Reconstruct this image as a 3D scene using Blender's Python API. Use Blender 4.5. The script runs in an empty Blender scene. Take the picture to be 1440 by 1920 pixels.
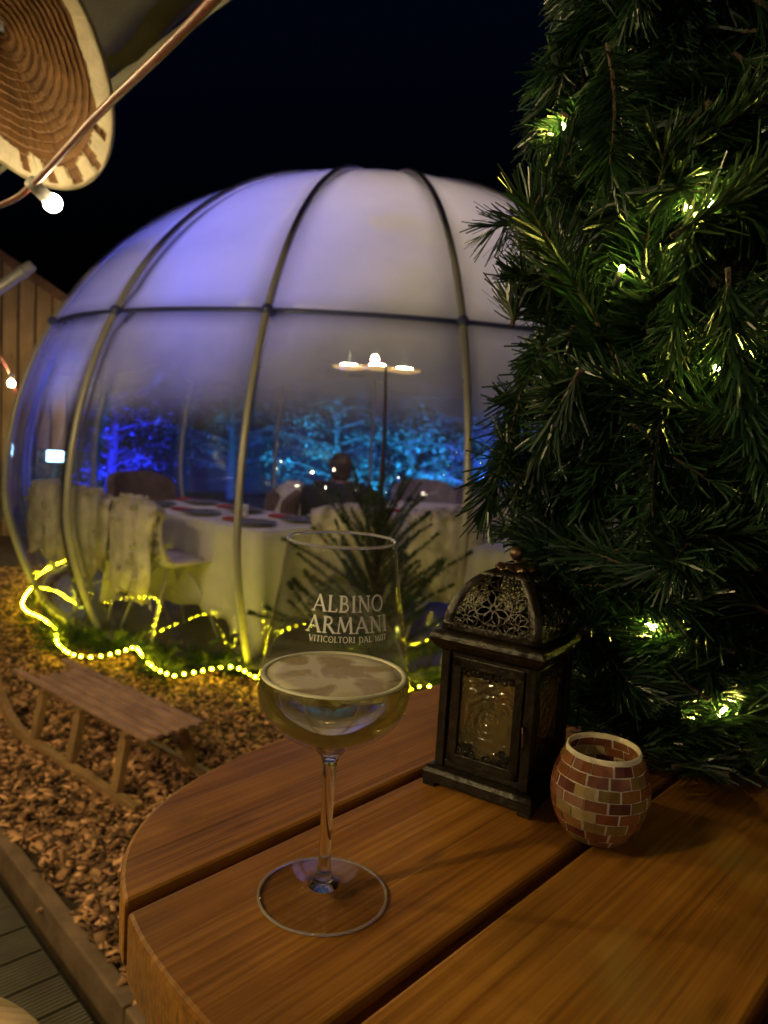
import bpy, bmesh, math, random
import numpy as np
from mathutils import Vector, Matrix, Euler
random.seed(7)
rng = np.random.default_rng(11)
SC = bpy.context.scene
COL = SC.collection
PI = math.pi
R_ = math.radians

# ------------------------------------------------------------------ camera
PITCH, ROLL, CAM_H = 0.11034, 0.06046, 1.40
CAM = Vector((0, 0, CAM_H))
fw = Vector((0, math.cos(PITCH), -math.sin(PITCH)))
r0 = Vector((1, 0, 0)); u0 = r0.cross(fw)
cr = r0*math.cos(ROLL) + u0*math.sin(ROLL)
cu = -r0*math.sin(ROLL) + u0*math.cos(ROLL)
cam = bpy.data.cameras.new('camera')
camo = bpy.data.objects.new('camera', cam); COL.objects.link(camo)
m = Matrix.Identity(4)
for i, v in enumerate((cr, cu, -fw)):
    for k in range(3): m[k][i] = v[k]
m.translation = CAM
camo.matrix_world = m
cam.sensor_fit = 'VERTICAL'; cam.sensor_height = 36; cam.sensor_width = 27
cam.lens = 36*1443/1920
cam.clip_start = .02; cam.clip_end = 300
cam.dof.use_dof = True; cam.dof.focus_distance = .50; cam.dof.aperture_fstop = 11
SC.camera = camo

# ------------------------------------------------------------------ night sky
W = bpy.data.worlds.new('World'); SC.world = W; W.use_nodes = True
nt = W.node_tree; nt.nodes.clear()
sky = nt.nodes.new('ShaderNodeTexSky'); sky.sky_type = 'NISHITA'; sky.sun_disc = False
sky.sun_elevation = R_(-4.5); sky.sun_rotation = R_(200)
bg = nt.nodes.new('ShaderNodeBackground'); bg.inputs[1].default_value = .3
out = nt.nodes.new('ShaderNodeOutputWorld')
tint = nt.nodes.new('ShaderNodeVectorMath'); tint.operation = 'MULTIPLY'; tint.inputs[1].default_value = (.18, .42, 1.5)   # sodium free, blue night tone
nt.links.new(sky.outputs[0], tint.inputs[0]); nt.links.new(tint.outputs[0], bg.inputs[0]); nt.links.new(bg.outputs[0], out.inputs[0])
SC.view_settings.view_transform = 'Standard'; SC.view_settings.look = 'None'
SC.view_settings.exposure = 0; SC.view_settings.gamma = 1
try: SC.view_settings.use_curve_mapping = False
except Exception: pass
SC.render.engine = 'CYCLES'
cy = SC.cycles
cy.use_denoising = True
cy.max_bounces = 14; cy.diffuse_bounces = 3; cy.glossy_bounces = 4; cy.transmission_bounces = 12; cy.transparent_max_bounces = 28
cy.sample_clamp_indirect = 3; cy.sample_clamp_direct = 0
cy.caustics_reflective = False; cy.caustics_refractive = True
cy.blur_glossy = .3

# lamp strengths (radiance of the glowing pieces, watts of the spots)
L_FESTOON = 230
L_TERRACE = 7400
L_FENCE = 1300
L_FAIRY = 700
L_ROPE = 360
L_CHAND = 225
WARM = (1, .72, .36)
ROPEC = (1, .86, .012)

# ------------------------------------------------------------------ helpers
def pixdir(x, y):
    return fw + cr*((x-720)/1443) - cu*((y-960)/1443)
def on_z(x, y, z=0.0):
    d = pixdir(x, y); return CAM + d*((z-CAM_H)/d.z)
def at_dist(x, y, t):
    d = pixdir(x, y).normalized(); return CAM + d*t

def tag(o, label=None, cat=None, group=None, kind=None):
    if label: o['label'] = label
    if cat: o['category'] = cat
    if group: o['group'] = group
    if kind: o['kind'] = kind
    return o
def empty(name, loc, rz=0, **k):
    o = bpy.data.objects.new(name, None); COL.objects.link(o)
    o.location = loc; o.rotation_euler = (0, 0, rz); o.empty_display_size = .05
    return tag(o, **k)
def inst(name, mesh, parent=None, mat4=None):
    o = bpy.data.objects.new(name, mesh); COL.objects.link(o)
    if parent: o.parent = parent
    if mat4 is not None: o.matrix_local = mat4
    return o

class MB:
    def __init__(s): s.v = []; s.f = []; s.mi = []
    def add(s, vs, fs, mi=0):
        b = len(s.v); s.v.extend([tuple(v) for v in vs])
        for f in fs: s.f.append([b+i for i in f]); s.mi.append(mi)
        return s
    def box(s, c, size, rot=None, mi=0, taper=1):
        hx, hy, hz = size[0]/2, size[1]/2, size[2]/2
        vs = []
        for z in (-1, 1):
            k = taper if z > 0 else 1
            for x, y in ((-1, -1), (1, -1), (1, 1), (-1, 1)):
                p = Vector((x*hx*k, y*hy*k, z*hz))
                if rot is not None: p = rot @ p
                vs.append(p + Vector(c))
        return s.add(vs, [(3, 2, 1, 0), (4, 5, 6, 7), (0, 1, 5, 4), (1, 2, 6, 5), (2, 3, 7, 6), (3, 0, 4, 7)], mi)
    def bar(s, a, b, w, h, up=(0, 0, 1), mi=0):
        a = Vector(a); b = Vector(b); d = (b-a); L = d.length; d.normalize()
        x = d.cross(Vector(up)).normalized(); z = x.cross(d)
        rot = Matrix((x, d, z)).transposed()
        return s.box((a+b)/2, (w, L, h), rot, mi)
    def tube(s, pts, r, n=8, mi=0, caps=True):
        pts = [Vector(p) for p in pts]; N = len(pts)
        rs = r if hasattr(r, '__len__') else [r]*N
        t0 = (pts[1]-pts[0]).normalized()
        ref = Vector((0, 0, 1)) if abs(t0.z) < .9 else Vector((1, 0, 0))
        x = t0.cross(ref).normalized()
        vs = []; fs = []
        for i, p in enumerate(pts):
            t = (pts[min(i+1, N-1)]-pts[max(i-1, 0)]).normalized()
            x = (x - t*x.dot(t)).normalized(); y = t.cross(x)
            for k in range(n):
                a = 2*PI*k/n
                vs.append(p + (x*math.cos(a)+y*math.sin(a))*rs[i])
        for i in range(N-1):
            for k in range(n):
                fs.append((i*n+k, i*n+(k+1) % n, (i+1)*n+(k+1) % n, (i+1)*n+k))
        if caps:
            fs.append(tuple(reversed(range(n)))); fs.append(tuple((N-1)*n+k for k in range(n)))
        return s.add(vs, fs, mi)
    def lathe(s, prof, n=48, c=(0, 0, 0), mi=0, closed=False):
        c = Vector(c); vs = []; fs = []; ids = []
        for (r, z) in prof:
            if r < 1e-6:
                ids.append([len(vs)]*n); vs.append(c+Vector((0, 0, z)))
            else:
                ids.append(list(range(len(vs), len(vs)+n)))
                for k in range(n):
                    a = 2*PI*k/n; vs.append(c+Vector((r*math.cos(a), r*math.sin(a), z)))
        rng_ = range(len(prof)) if closed else range(len(prof)-1)
        for i in rng_:
            A = ids[i]; B = ids[(i+1) % len(prof)]
            for k in range(n):
                q = [A[k], A[(k+1) % n], B[(k+1) % n], B[k]]
                f = []
                for j in q:
                    if j not in f: f.append(j)
                if len(f) > 2: fs.append(tuple(f))
        return s.add(vs, fs, mi)
    def sphere(s, c, r, n=12, m_=8, mi=0, sc=(1, 1, 1)):
        b = len(s.v)
        s.lathe([(r*math.sin(PI*i/m_) if 0 < i < m_ else 0, -r*math.cos(PI*i/m_)) for i in range(m_+1)], n, (0, 0, 0), mi)
        for i in range(b, len(s.v)):
            v = s.v[i]; s.v[i] = (v[0]*sc[0]+c[0], v[1]*sc[1]+c[1], v[2]*sc[2]+c[2])
        return s
    def grid(s, P, mi=0, closed_u=False):
        # P[i][j] points
        n = len(P); mm = len(P[0]); vs = [p for row in P for p in row]; fs = []
        for i in range(n-1):
            for j in range(mm if closed_u else mm-1):
                fs.append((i*mm+j, i*mm+(j+1) % mm, (i+1)*mm+(j+1) % mm, (i+1)*mm+j))
        return s.add(vs, fs, mi)
    def mesh(s, name, mat, smooth=False):
        me = bpy.data.meshes.new(name)
        me.from_pydata([tuple(v) for v in s.v], [], s.f)
        for mt in (mat if isinstance(mat, (list, tuple)) else [mat]): me.materials.append(mt)
        if any(s.mi): me.polygons.foreach_set('material_index', s.mi)
        if smooth: me.polygons.foreach_set('use_smooth', [True]*len(me.polygons))
        me.update(); return me
    def build(s, name, mat, parent=None, smooth=False, world=False, bevel=0, solid=0, offset=0, recalc=False):
        if world and parent is not None:
            l = parent.location; s.v = [(v[0]-l.x, v[1]-l.y, v[2]-l.z) for v in s.v]
        o = inst(name, s.mesh(name, mat, smooth), parent)
        if recalc:
            bm = bmesh.new(); bm.from_mesh(o.data); bmesh.ops.recalc_face_normals(bm, faces=bm.faces); bm.to_mesh(o.data); bm.free()
        if solid:
            q = o.modifiers.new('solid', 'SOLIDIFY'); q.thickness = solid; q.offset = offset
        if bevel:
            q = o.modifiers.new('bevel', 'BEVEL'); q.width = bevel; q.segments = 2; q.limit_method = 'ANGLE'; q.angle_limit = R_(35)
        return o

# ------------------------------------------------------------------ materials
def newmat(name):
    mt = bpy.data.materials.new(name); mt.use_nodes = True
    return mt, mt.node_tree.nodes, mt.node_tree.links, mt.node_tree.nodes['Principled BSDF']
def setb(b, **k):
    for n_, v in k.items(): b.inputs[n_].default_value = v
def ramp(N, stops, interp='LINEAR'):
    r = N.new('ShaderNodeValToRGB'); r.color_ramp.interpolation = interp
    e = r.color_ramp.elements
    while len(e) < len(stops): e.new(.5)
    for i, (p, c) in enumerate(stops): e[i].position = p; e[i].color = (*c, 1)
    return r
def plain(name, c, rough=.5, metal=0, var=.25, scale=30, bump=.1, bscale=None, spec=.5, coat=0, stretch=(1, 1, 1), island=False):
    mt, N, L, b = newmat(name)
    tc = N.new('ShaderNodeTexCoord'); mp = N.new('ShaderNodeMapping'); mp.inputs['Scale'].default_value = stretch
    L.new(tc.outputs['Object'], mp.inputs[0])
    nz = N.new('ShaderNodeTexNoise'); nz.inputs['Scale'].default_value = scale; nz.inputs['Detail'].default_value = 5
    L.new(mp.outputs[0], nz.inputs['Vector'])
    lo = tuple(x*(1-var) for x in c); hi = tuple(min(1, x*(1+var)) for x in c)
    r = ramp(N, [(.3, lo), (.7, hi)])
    L.new(nz.outputs[0], r.inputs[0])
    if island:
        g = N.new('ShaderNodeNewGeometry'); h = N.new('ShaderNodeHueSaturation')
        mr = N.new('ShaderNodeMapRange'); mr.inputs['To Min'].default_value = .18; mr.inputs['To Max'].default_value = 2.5
        pw = N.new('ShaderNodeMath'); pw.operation = 'POWER'; pw.inputs[1].default_value = 1.7; L.new(g.outputs['Random Per Island'], pw.inputs[0])
        L.new(pw.outputs[0], mr.inputs[0]); L.new(mr.outputs[0], h.inputs['Value'])
        L.new(r.outputs[0], h.inputs['Color']); L.new(h.outputs[0], b.inputs['Base Color'])
    else: L.new(r.outputs[0], b.inputs['Base Color'])
    setb(b, Roughness=rough, Metallic=metal); b.inputs['Specular IOR Level'].default_value = spec
    if coat: b.inputs['Coat Weight'].default_value = coat; b.inputs['Coat Roughness'].default_value = .2
    if bump:
        n2 = N.new('ShaderNodeTexNoise'); n2.inputs['Scale'].default_value = bscale or scale*3; n2.inputs['Detail'].default_value = 4
        L.new(mp.outputs[0], n2.inputs['Vector'])
        bp = N.new('ShaderNodeBump'); bp.inputs['Strength'].default_value = bump; bp.inputs['Distance'].default_value = .01
        L.new(n2.outputs[0], bp.inputs['Height']); L.new(bp.outputs[0], b.inputs['Normal'])
    return mt
def emit(name, c, s):
    mt, N, L, b = newmat(name)
    setb(b, **{'Base Color': (*c, 1), 'Emission Color': (*c, 1), 'Emission Strength': s, 'Roughness': .3})
    return mt
def wood(name, dark, mid, light, rough=.38, gs=1.0, coat=.25, bump=.25, spec=.5):
    mt, N, L, b = newmat(name)
    tc = N.new('ShaderNodeTexCoord'); oi = N.new('ShaderNodeObjectInfo')
    ad = N.new('ShaderNodeVectorMath'); ad.operation = 'ADD'
    ml = N.new('ShaderNodeVectorMath'); ml.operation = 'SCALE'; ml.inputs['Scale'].default_value = 7.3
    cb = N.new('ShaderNodeCombineXYZ'); L.new(oi.outputs['Random'], cb.inputs[0]); L.new(oi.outputs['Random'], cb.inputs[1])
    L.new(cb.outputs[0], ml.inputs[0]); L.new(tc.outputs['Object'], ad.inputs[0]); L.new(ml.outputs[0], ad.inputs[1])
    mp = N.new('ShaderNodeMapping'); mp.inputs['Scale'].default_value = (1.6*gs, 26*gs, 26*gs); L.new(ad.outputs[0], mp.inputs[0])
    wob = N.new('ShaderNodeTexNoise'); wob.inputs['Scale'].default_value = 1.3; wob.inputs['Detail'].default_value = 3; L.new(mp.outputs[0], wob.inputs['Vector'])
    wv = N.new('ShaderNodeTexNoise'); wv.inputs['Scale'].default_value = 1.0; wv.inputs['Detail'].default_value = 2; wv.inputs['Roughness'].default_value = .4; wv.inputs['Distortion'].default_value = 1.2
    mpw = N.new('ShaderNodeMapping'); mpw.inputs['Scale'].default_value = (2.2*gs, 75*gs, 40*gs); L.new(ad.outputs[0], mpw.inputs[0]); L.new(mpw.outputs[0], wv.inputs['Vector'])
    mp2 = N.new('ShaderNodeMapping'); mp2.inputs['Scale'].default_value = (5*gs, 300*gs, 220*gs); L.new(ad.outputs[0], mp2.inputs[0])
    fine = N.new('ShaderNodeTexNoise'); fine.inputs['Scale'].default_value = 1; fine.inputs['Detail'].default_value = 6; L.new(mp2.outputs[0], fine.inputs['Vector'])
    mx = N.new('ShaderNodeMath'); mx.operation = 'MULTIPLY_ADD'; mx.inputs[1].default_value = .40
    L.new(wv.outputs[0], mx.inputs[0])
    m2 = N.new('ShaderNodeMath'); m2.operation = 'MULTIPLY'; m2.inputs[1].default_value = .55; L.new(fine.outputs[0], m2.inputs[0])
    m3 = N.new('ShaderNodeMath'); m3.operation = 'MULTIPLY_ADD'; m3.inputs[1].default_value = .22; L.new(wob.outputs[0], m3.inputs[0]); L.new(m2.outputs[0], m3.inputs[2])
    L.new(m3.outputs[0], mx.inputs[2])
    r = ramp(N, [(.36, dark), (.55, mid), (.76, light)]); L.new(mx.outputs[0], r.inputs[0])
    bign = N.new('ShaderNodeTexNoise'); bign.inputs['Scale'].default_value = 7*gs; bign.inputs['Detail'].default_value = 4; L.new(ad.outputs[0], bign.inputs['Vector'])
    mpk = N.new('ShaderNodeMapping'); mpk.inputs['Scale'].default_value = (9*gs, 26*gs, 20*gs); L.new(ad.outputs[0], mpk.inputs[0])
    kn = N.new('ShaderNodeTexVoronoi'); kn.inputs['Scale'].default_value = 1; L.new(mpk.outputs[0], kn.inputs['Vector'])
    kr = N.new('ShaderNodeMapRange'); kr.inputs['From Min'].default_value = .03; kr.inputs['From Max'].default_value = .16; kr.inputs['To Min'].default_value = .55; kr.inputs['To Max'].default_value = 1; L.new(kn.outputs['Distance'], kr.inputs[0])
    br = N.new('ShaderNodeMapRange'); br.inputs['From Min'].default_value = .3; br.inputs['From Max'].default_value = .7; br.inputs['To Min'].default_value = .68; br.inputs['To Max'].default_value = 1.28; L.new(bign.outputs[0], br.inputs[0])
    bk = N.new('ShaderNodeMath'); bk.operation = 'MULTIPLY'; L.new(br.outputs[0], bk.inputs[0]); L.new(kr.outputs[0], bk.inputs[1])
    hv_ = N.new('ShaderNodeHueSaturation'); L.new(r.outputs[0], hv_.inputs['Color']); L.new(bk.outputs[0], hv_.inputs['Value'])
    L.new(hv_.outputs[0], b.inputs['Base Color'])
    rr = N.new('ShaderNodeMapRange'); rr.inputs['To Min'].default_value = rough-.1; rr.inputs['To Max'].default_value = rough+.15
    L.new(wob.outputs[0], rr.inputs[0]); L.new(rr.outputs[0], b.inputs['Roughness'])
    bp = N.new('ShaderNodeBump'); bp.inputs['Strength'].default_value = bump; bp.inputs['Distance'].default_value = .0015
    L.new(mx.outputs[0], bp.inputs['Height']); L.new(bp.outputs[0], b.inputs['Normal'])
    b.inputs['Coat Weight'].default_value = coat; b.inputs['Coat Roughness'].default_value = .28; b.inputs['Specular IOR Level'].default_value = spec
    return mt
def schlick(N, L, f0=.04, normal=None):
    lw = N.new('ShaderNodeLayerWeight'); lw.inputs['Blend'].default_value = .5
    p = N.new('ShaderNodeMath'); p.operation = 'POWER'; p.inputs[1].default_value = 5; L.new(lw.outputs['Facing'], p.inputs[0])
    a = N.new('ShaderNodeMath'); a.operation = 'MULTIPLY_ADD'; a.inputs[1].default_value = 1-f0; a.inputs[2].default_value = f0; L.new(p.outputs[0], a.inputs[0])
    if normal is not None: L.new(normal, lw.inputs['Normal'])
    return a
def glassmat(name, c=(1, 1, 1), ior=1.5, rough=0):
    mt = bpy.data.materials.new(name); mt.use_nodes = True; N = mt.node_tree.nodes; L = mt.node_tree.links; N.clear()
    g = N.new('ShaderNodeBsdfGlass'); g.inputs['Color'].default_value = (*c, 1); g.inputs['IOR'].default_value = ior; g.inputs['Roughness'].default_value = rough
    o = N.new('ShaderNodeOutputMaterial'); L.new(g.outputs[0], o.inputs[0]); return mt
def thinclear(name, tint=(.96, .97, 1), ior=1.5, haze=0.0, hazec=(.7, .72, .8), rough=.02, bump=0, fog=(1.0, 1.97, 0)):
    # clear sheet: transparent, Fresnel mirror, a little milky dust
    mt = bpy.data.materials.new(name); mt.use_nodes = True; N = mt.node_tree.nodes; L = mt.node_tree.links; N.clear()
    t = N.new('ShaderNodeBsdfTransparent'); t.inputs[0].default_value = (*tint, 1)
    g = N.new('ShaderNodeBsdfGlossy'); g.inputs['Roughness'].default_value = rough
    fr = schlick(N, L, ((ior-1)/(ior+1))**2)
    mx = N.new('ShaderNodeMixShader'); L.new(fr.outputs[0], mx.inputs[0]); L.new(g.outputs[0], mx.inputs[2])
    last = t
    if haze:
        d = N.new('ShaderNodeBsdfTranslucent'); d.inputs[0].default_value = (*hazec, 1)
        df = N.new('ShaderNodeBsdfDiffuse'); df.inputs[0].default_value = (*hazec, 1)
        a = N.new('ShaderNodeMixShader'); a.inputs[0].default_value = .4; L.new(d.outputs[0], a.inputs[1]); L.new(df.outputs[0], a.inputs[2])
        nz = N.new('ShaderNodeTexNoise'); nz.inputs['Scale'].default_value = 2.2; nz.inputs['Detail'].default_value = 8
        tc = N.new('ShaderNodeTexCoord'); L.new(tc.outputs['Object'], nz.inputs['Vector'])
        mr = N.new('ShaderNodeMapRange'); mr.inputs['From Min'].default_value = .3; mr.inputs['From Max'].default_value = .75
        mr.inputs['To Min'].default_value = haze*.5; mr.inputs['To Max'].default_value = haze*1.6; L.new(nz.outputs[0], mr.inputs[0])
        sx = N.new('ShaderNodeSeparateXYZ'); L.new(tc.outputs['Object'], sx.inputs[0])
        zf = N.new('ShaderNodeMapRange'); zf.interpolation_type = 'SMOOTHSTEP'
        for q_, v_ in (('From Min', fog[0]), ('From Max', fog[1]), ('To Min', 0), ('To Max', fog[2])): zf.inputs[q_].default_value = v_
        L.new(sx.outputs['Z'], zf.inputs[0])
        n3 = N.new('ShaderNodeMath'); n3.operation = 'MULTIPLY_ADD'; L.new(nz.outputs[0], n3.inputs[0]); n3.inputs[1].default_value = 1.0; n3.inputs[2].default_value = .5
        n4 = N.new('ShaderNodeMath'); n4.operation = 'MULTIPLY_ADD'; n4.use_clamp = True; L.new(zf.outputs[0], n4.inputs[0]); L.new(n3.outputs[0], n4.inputs[1]); L.new(mr.outputs[0], n4.inputs[2])
        mr = n4
        h = N.new('ShaderNodeMixShader'); L.new(mr.outputs[0], h.inputs[0]); L.new(t.outputs[0], h.inputs[1]); L.new(a.outputs[0], h.inputs[2]); last = h
    L.new(last.outputs[0], mx.inputs[1])
    if bump:
        tc = N.new('ShaderNodeTexCoord'); nz = N.new('ShaderNodeTexNoise'); nz.inputs['Scale'].default_value = 1.1; nz.inputs['Detail'].default_value = 1
        L.new(tc.outputs['Object'], nz.inputs['Vector'])
        bp = N.new('ShaderNodeBump'); bp.inputs['Strength'].default_value = bump; bp.inputs['Distance'].default_value = .05
        L.new(nz.outputs[0], bp.inputs['Height']); L.new(bp.outputs[0], g.inputs['Normal'])
    o = N.new('ShaderNodeOutputMaterial'); L.new(mx.outputs[0], o.inputs[0]); return mt
def frosted(name):
    mt = bpy.data.materials.new(name); mt.use_nodes = True; N = mt.node_tree.nodes; L = mt.node_tree.links; N.clear()
    tc = N.new('ShaderNodeTexCoord'); nz = N.new('ShaderNodeTexNoise'); nz.inputs['Scale'].default_value = 1.5; nz.inputs['Detail'].default_value = 9; nz.inputs['Roughness'].default_value = .6
    L.new(tc.outputs['Object'], nz.inputs['Vector'])
    r = ramp(N, [(.3, (.78, .79, .82)), (.7, (.93, .93, .95))]); L.new(nz.outputs[0], r.inputs[0])
    t = N.new('ShaderNodeBsdfTranslucent'); L.new(r.outputs[0], t.inputs[0])
    d = N.new('ShaderNodeBsdfDiffuse'); L.new(r.outputs[0], d.inputs[0])
    a = N.new('ShaderNodeMixShader'); a.inputs[0].default_value = .22; L.new(t.outputs[0], a.inputs[1]); L.new(d.outputs[0], a.inputs[2])
    tr = N.new('ShaderNodeBsdfTransparent')
    b = N.new('ShaderNodeMixShader'); b.inputs[0].default_value = .16; L.new(a.outputs[0], b.inputs[1]); L.new(tr.outputs[0], b.inputs[2])
    g = N.new('ShaderNodeBsdfGlossy'); g.inputs['Roughness'].default_value = .25
    fr = schlick(N, L, .03)
    c = N.new('ShaderNodeMixShader'); L.new(fr.outputs[0], c.inputs[0]); L.new(b.outputs[0], c.inputs[1]); L.new(g.outputs[0], c.inputs[2])
    o = N.new('ShaderNodeOutputMaterial'); L.new(c.outputs[0], o.inputs[0]); return mt
def leafmat(name, c, rough=.35, trans=.25, spec=.6, var=1.0):
    mt, N, L, b = newmat(name)
    g = N.new('ShaderNodeNewGeometry'); oi = N.new('ShaderNodeObjectInfo')
    h = N.new('ShaderNodeHueSaturation'); h.inputs['Color'].default_value = (*c, 1)
    mr = N.new('ShaderNodeMapRange'); mr.inputs['To Min'].default_value = 1-.55*var; mr.inputs['To Max'].default_value = 1+.7*var
    L.new(g.outputs['Random Per Island'], mr.inputs[0]); L.new(mr.outputs[0], h.inputs['Value'])
    m2 = N.new('ShaderNodeMapRange'); m2.inputs['To Min'].default_value = .475; m2.inputs['To Max'].default_value = .52
    L.new(oi.outputs['Random'], m2.inputs[0]); L.new(m2.outputs[0], h.inputs['Hue'])
    L.new(h.outputs[0], b.inputs['Base Color']); setb(b, Roughness=rough); b.inputs['Specular IOR Level'].default_value = spec
    t = N.new('ShaderNodeBsdfTranslucent'); L.new(h.outputs[0], t.inputs[0])
    mx = N.new('ShaderNodeMixShader'); mx.inputs[0].default_value = trans
    o = N['Material Output']; L.new(b.outputs[0], mx.inputs[1]); L.new(t.outputs[0], mx.inputs[2]); L.new(mx.outputs[0], o.inputs[0])
    return mt

M = {}
M['ground'] = plain('dark_earth', (.03, .022, .015), .9, var=.5, scale=3, bump=.5, bscale=40)
M['mulch'] = plain('mulch_bed', (.045, .026, .013), .9, var=.6, scale=25, bump=.8, bscale=90)
M['chip'] = plain('wood_chip', (.34, .18, .085), .75, var=.35, scale=40, bump=.2, island=True, spec=.3)
M['kerb'] = plain('edging_timber', (.17, .105, .06), .75, var=.3, scale=14, bump=.3, stretch=(1, 1, 1))
M['deck'] = plain('composite_deck', (.10, .085, .055), .6, var=.25, scale=8, bump=.15, stretch=(1, 1, 1))
M['table'] = wood('stained_plank', (.088, .030, .004), (.19, .074, .009), (.29, .125, .020), rough=.42, coat=.05, bump=.8, spec=.24)
M['tabledark'] = plain('underframe_wood', (.05, .025, .012), .7, var=.3, scale=20)
M['sledtop'] = wood('sled_slat', (.21, .11, .075), (.33, .185, .13), (.43, .26, .19), rough=.55, coat=0, bump=.3)
M['sled'] = wood('sled_frame', (.17, .085, .03), (.27, .15, .06), (.36, .22, .10), rough=.5, coat=.1, bump=.3)
M['fence'] = wood('fence_board', (.2, .115, .05), (.32, .19, .09), (.42, .27, .14), rough=.7, coat=0, bump=.4, gs=.35)
M['fencerail'] = plain('fence_rail', (.16, .075, .04), .7, var=.3, scale=12, bump=.3)
M['stool'] = wood('stool_wood', (.26, .17, .08), (.38, .26, .13), (.5, .36, .2), rough=.5, coat=.1, bump=.4)
M['rib'] = plain('dome_rib', (.36, .34, .29), .38, metal=.15, var=.08, scale=8, bump=.02)
M['ring'] = plain('dome_crossbar', (.07, .08, .20), .35, metal=.2, var=.1, scale=8, bump=.02)
M['frost'] = frosted('frosted_panel')
M['clear'] = thinclear('clear_panel', haze=.016, hazec=(.8, .8, .84), bump=.03, fog=(1.28, 2.05, .78))
M['dfloor'] = wood('dome_floor', (.05, .03, .02), (.09, .055, .035), (.14, .09, .06), rough=.5, coat=.1, gs=.5)
M['cloth'] = plain('white_cloth', (.72, .66, .52), .85, var=.06, scale=9, bump=.05, bscale=400, spec=.2)
M['shell'] = plain('chair_shell', (.55, .53, .5), .4, var=.05)
M['chairleg'] = plain('chair_leg', (.6, .56, .46), .35, var=.08)
M['fur'] = plain('sheepskin', (.66, .57, .46), .95, var=.32, scale=9, bump=1.0, bscale=70, spec=.1)
M['brown'] = plain('brown_upholstery', (.11, .065, .05), .85, var=.3, scale=12, bump=.3, spec=.2)
M['beige'] = plain('beige_upholstery', (.34, .27, .21), .85, var=.2, scale=12, bump=.3, spec=.2)
M['black'] = plain('black_coat', (.012, .011, .012), .8, var=.4, scale=20, bump=.4, spec=.3)
M['coat'] = plain('brown_coat', (.07, .04, .03), .85, var=.4, scale=14, bump=.5, spec=.2)
M['skin'] = plain('skin', (.45, .26, .18), .5, var=.1)
M['hair'] = plain('brown_hair', (.045, .018, .007), .6, var=.5, scale=60, bump=.6, stretch=(1, 1, .15))
M['red'] = plain('red_napkin', (.32, .02, .03), .8, var=.2, scale=30)
M['plate'] = plain('grey_plate', (.16, .15, .16), .22, var=.1)
M['cup'] = plain('white_cup', (.7, .66, .6), .3, var=.05)
M['bark'] = plain('bark', (.05, .033, .02), .85, var=.4, scale=60, bump=.6)
M['trunk'] = plain('tree_bark', (.09, .07, .05), .9, var=.4, scale=20, bump=.6)
M['needle'] = leafmat('pvc_needle', (.014, .037, .015), rough=.32, trans=.26, spec=.7)
M['spruce'] = leafmat('spruce_needle', (.040, .075, .022), rough=.5, trans=.2)
M['leaf'] = leafmat('leaf', (.09, .12, .07), rough=.5, trans=.35)
M['wire'] = plain('green_wire', (.012, .03, .012), .5, var=.1)
M['cable'] = plain('red_cable', (.13, .028, .022), .42, var=.2, scale=25, bump=.15)
M['socket'] = plain('bulb_socket', (.35, .33, .3), .35, var=.1)
M['canvas'] = plain('grey_canvas', (.13, .125, .10), .9, var=.15, scale=6, bump=.3, bscale=300, spec=.1)
M['pole'] = plain('grey_pole', (.35, .34, .36), .4, metal=.4, var=.1)
M['bronze'] = plain('aged_bronze', (.011, .0065, .003), .40, metal=.4, var=.5, scale=45, bump=.25, bscale=120)
M['bronze2'] = plain('bronze_knob', (.12, .07, .04), .3, metal=.8, var=.4, scale=80, bump=.15)
M['grout'] = plain('grout', (.74, .66, .50), .8, var=.12, scale=120, bump=.25, bscale=500)
M['candle'] = plain('candle_wax', (.75, .62, .38), .5, var=.05)
M['metal'] = plain('lamp_housing', (.05, .05, .05), .5, var=.1)
M['letter'] = plain('etched_print', (.78, .76, .70), .7, var=.05)
M['meniscus_light'] = plain('meniscus_glint', (.78, .72, .52), .35, var=.1, scale=900, bump=.1, bscale=1500)  # pale colour painted for light refracted at the wine's edge
M['glass'] = glassmat('crystal', (1, 1, 1), 1.5)
M['rimglass'] = glassmat('highlit_rim_glass', (1, 1, 1), 1.5)
_t = M['rimglass'].node_tree; _tr = _t.nodes.new('ShaderNodeBsdfDiffuse'); _tr.inputs[0].default_value = (.9, .88, .82, 1)
_mx = _t.nodes.new('ShaderNodeMixShader'); _mx.inputs[0].default_value = .13  # pale diffuse share paints the bright highlight along both glass rims
_g = [q for q in _t.nodes if q.type == 'BSDF_GLASS'][0]; _o = [q for q in _t.nodes if q.type == 'OUTPUT_MATERIAL'][0]
_t.links.new(_g.outputs[0], _mx.inputs[1]); _t.links.new(_tr.outputs[0], _mx.inputs[2]); _t.links.new(_mx.outputs[0], _o.inputs[0])
M['wine'] = glassmat('white_wine', (1.0, .965, .72), 1.34)
_t = M['wine'].node_tree; _tr = _t.nodes.new('ShaderNodeBsdfTranslucent'); _tr.inputs[0].default_value = (.95, .80, .28, 1)
_mx = _t.nodes.new('ShaderNodeMixShader'); _mx.inputs[0].default_value = .17
_g = [q for q in _t.nodes if q.type == 'BSDF_GLASS'][0]; _o = [q for q in _t.nodes if q.type == 'OUTPUT_MATERIAL'][0]
_t.links.new(_g.outputs[0], _mx.inputs[1]); _t.links.new(_tr.outputs[0], _mx.inputs[2]); _t.links.new(_mx.outputs[0], _o.inputs[0])
M['bowlglass'] = thinclear('bowl_glass', tint=(.985, .99, .985), rough=.0, ior=1.75)
M['footglass'] = thinclear('foot_glass', tint=(.985, .985, .985), rough=.0, ior=1.75)
M['cupglass'] = thinclear('cup_glass', tint=(.95, .92, .85), rough=.05)
M['bulb'] = emit('festoon_glow', (1, .80, .47), L_FESTOON)
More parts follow.
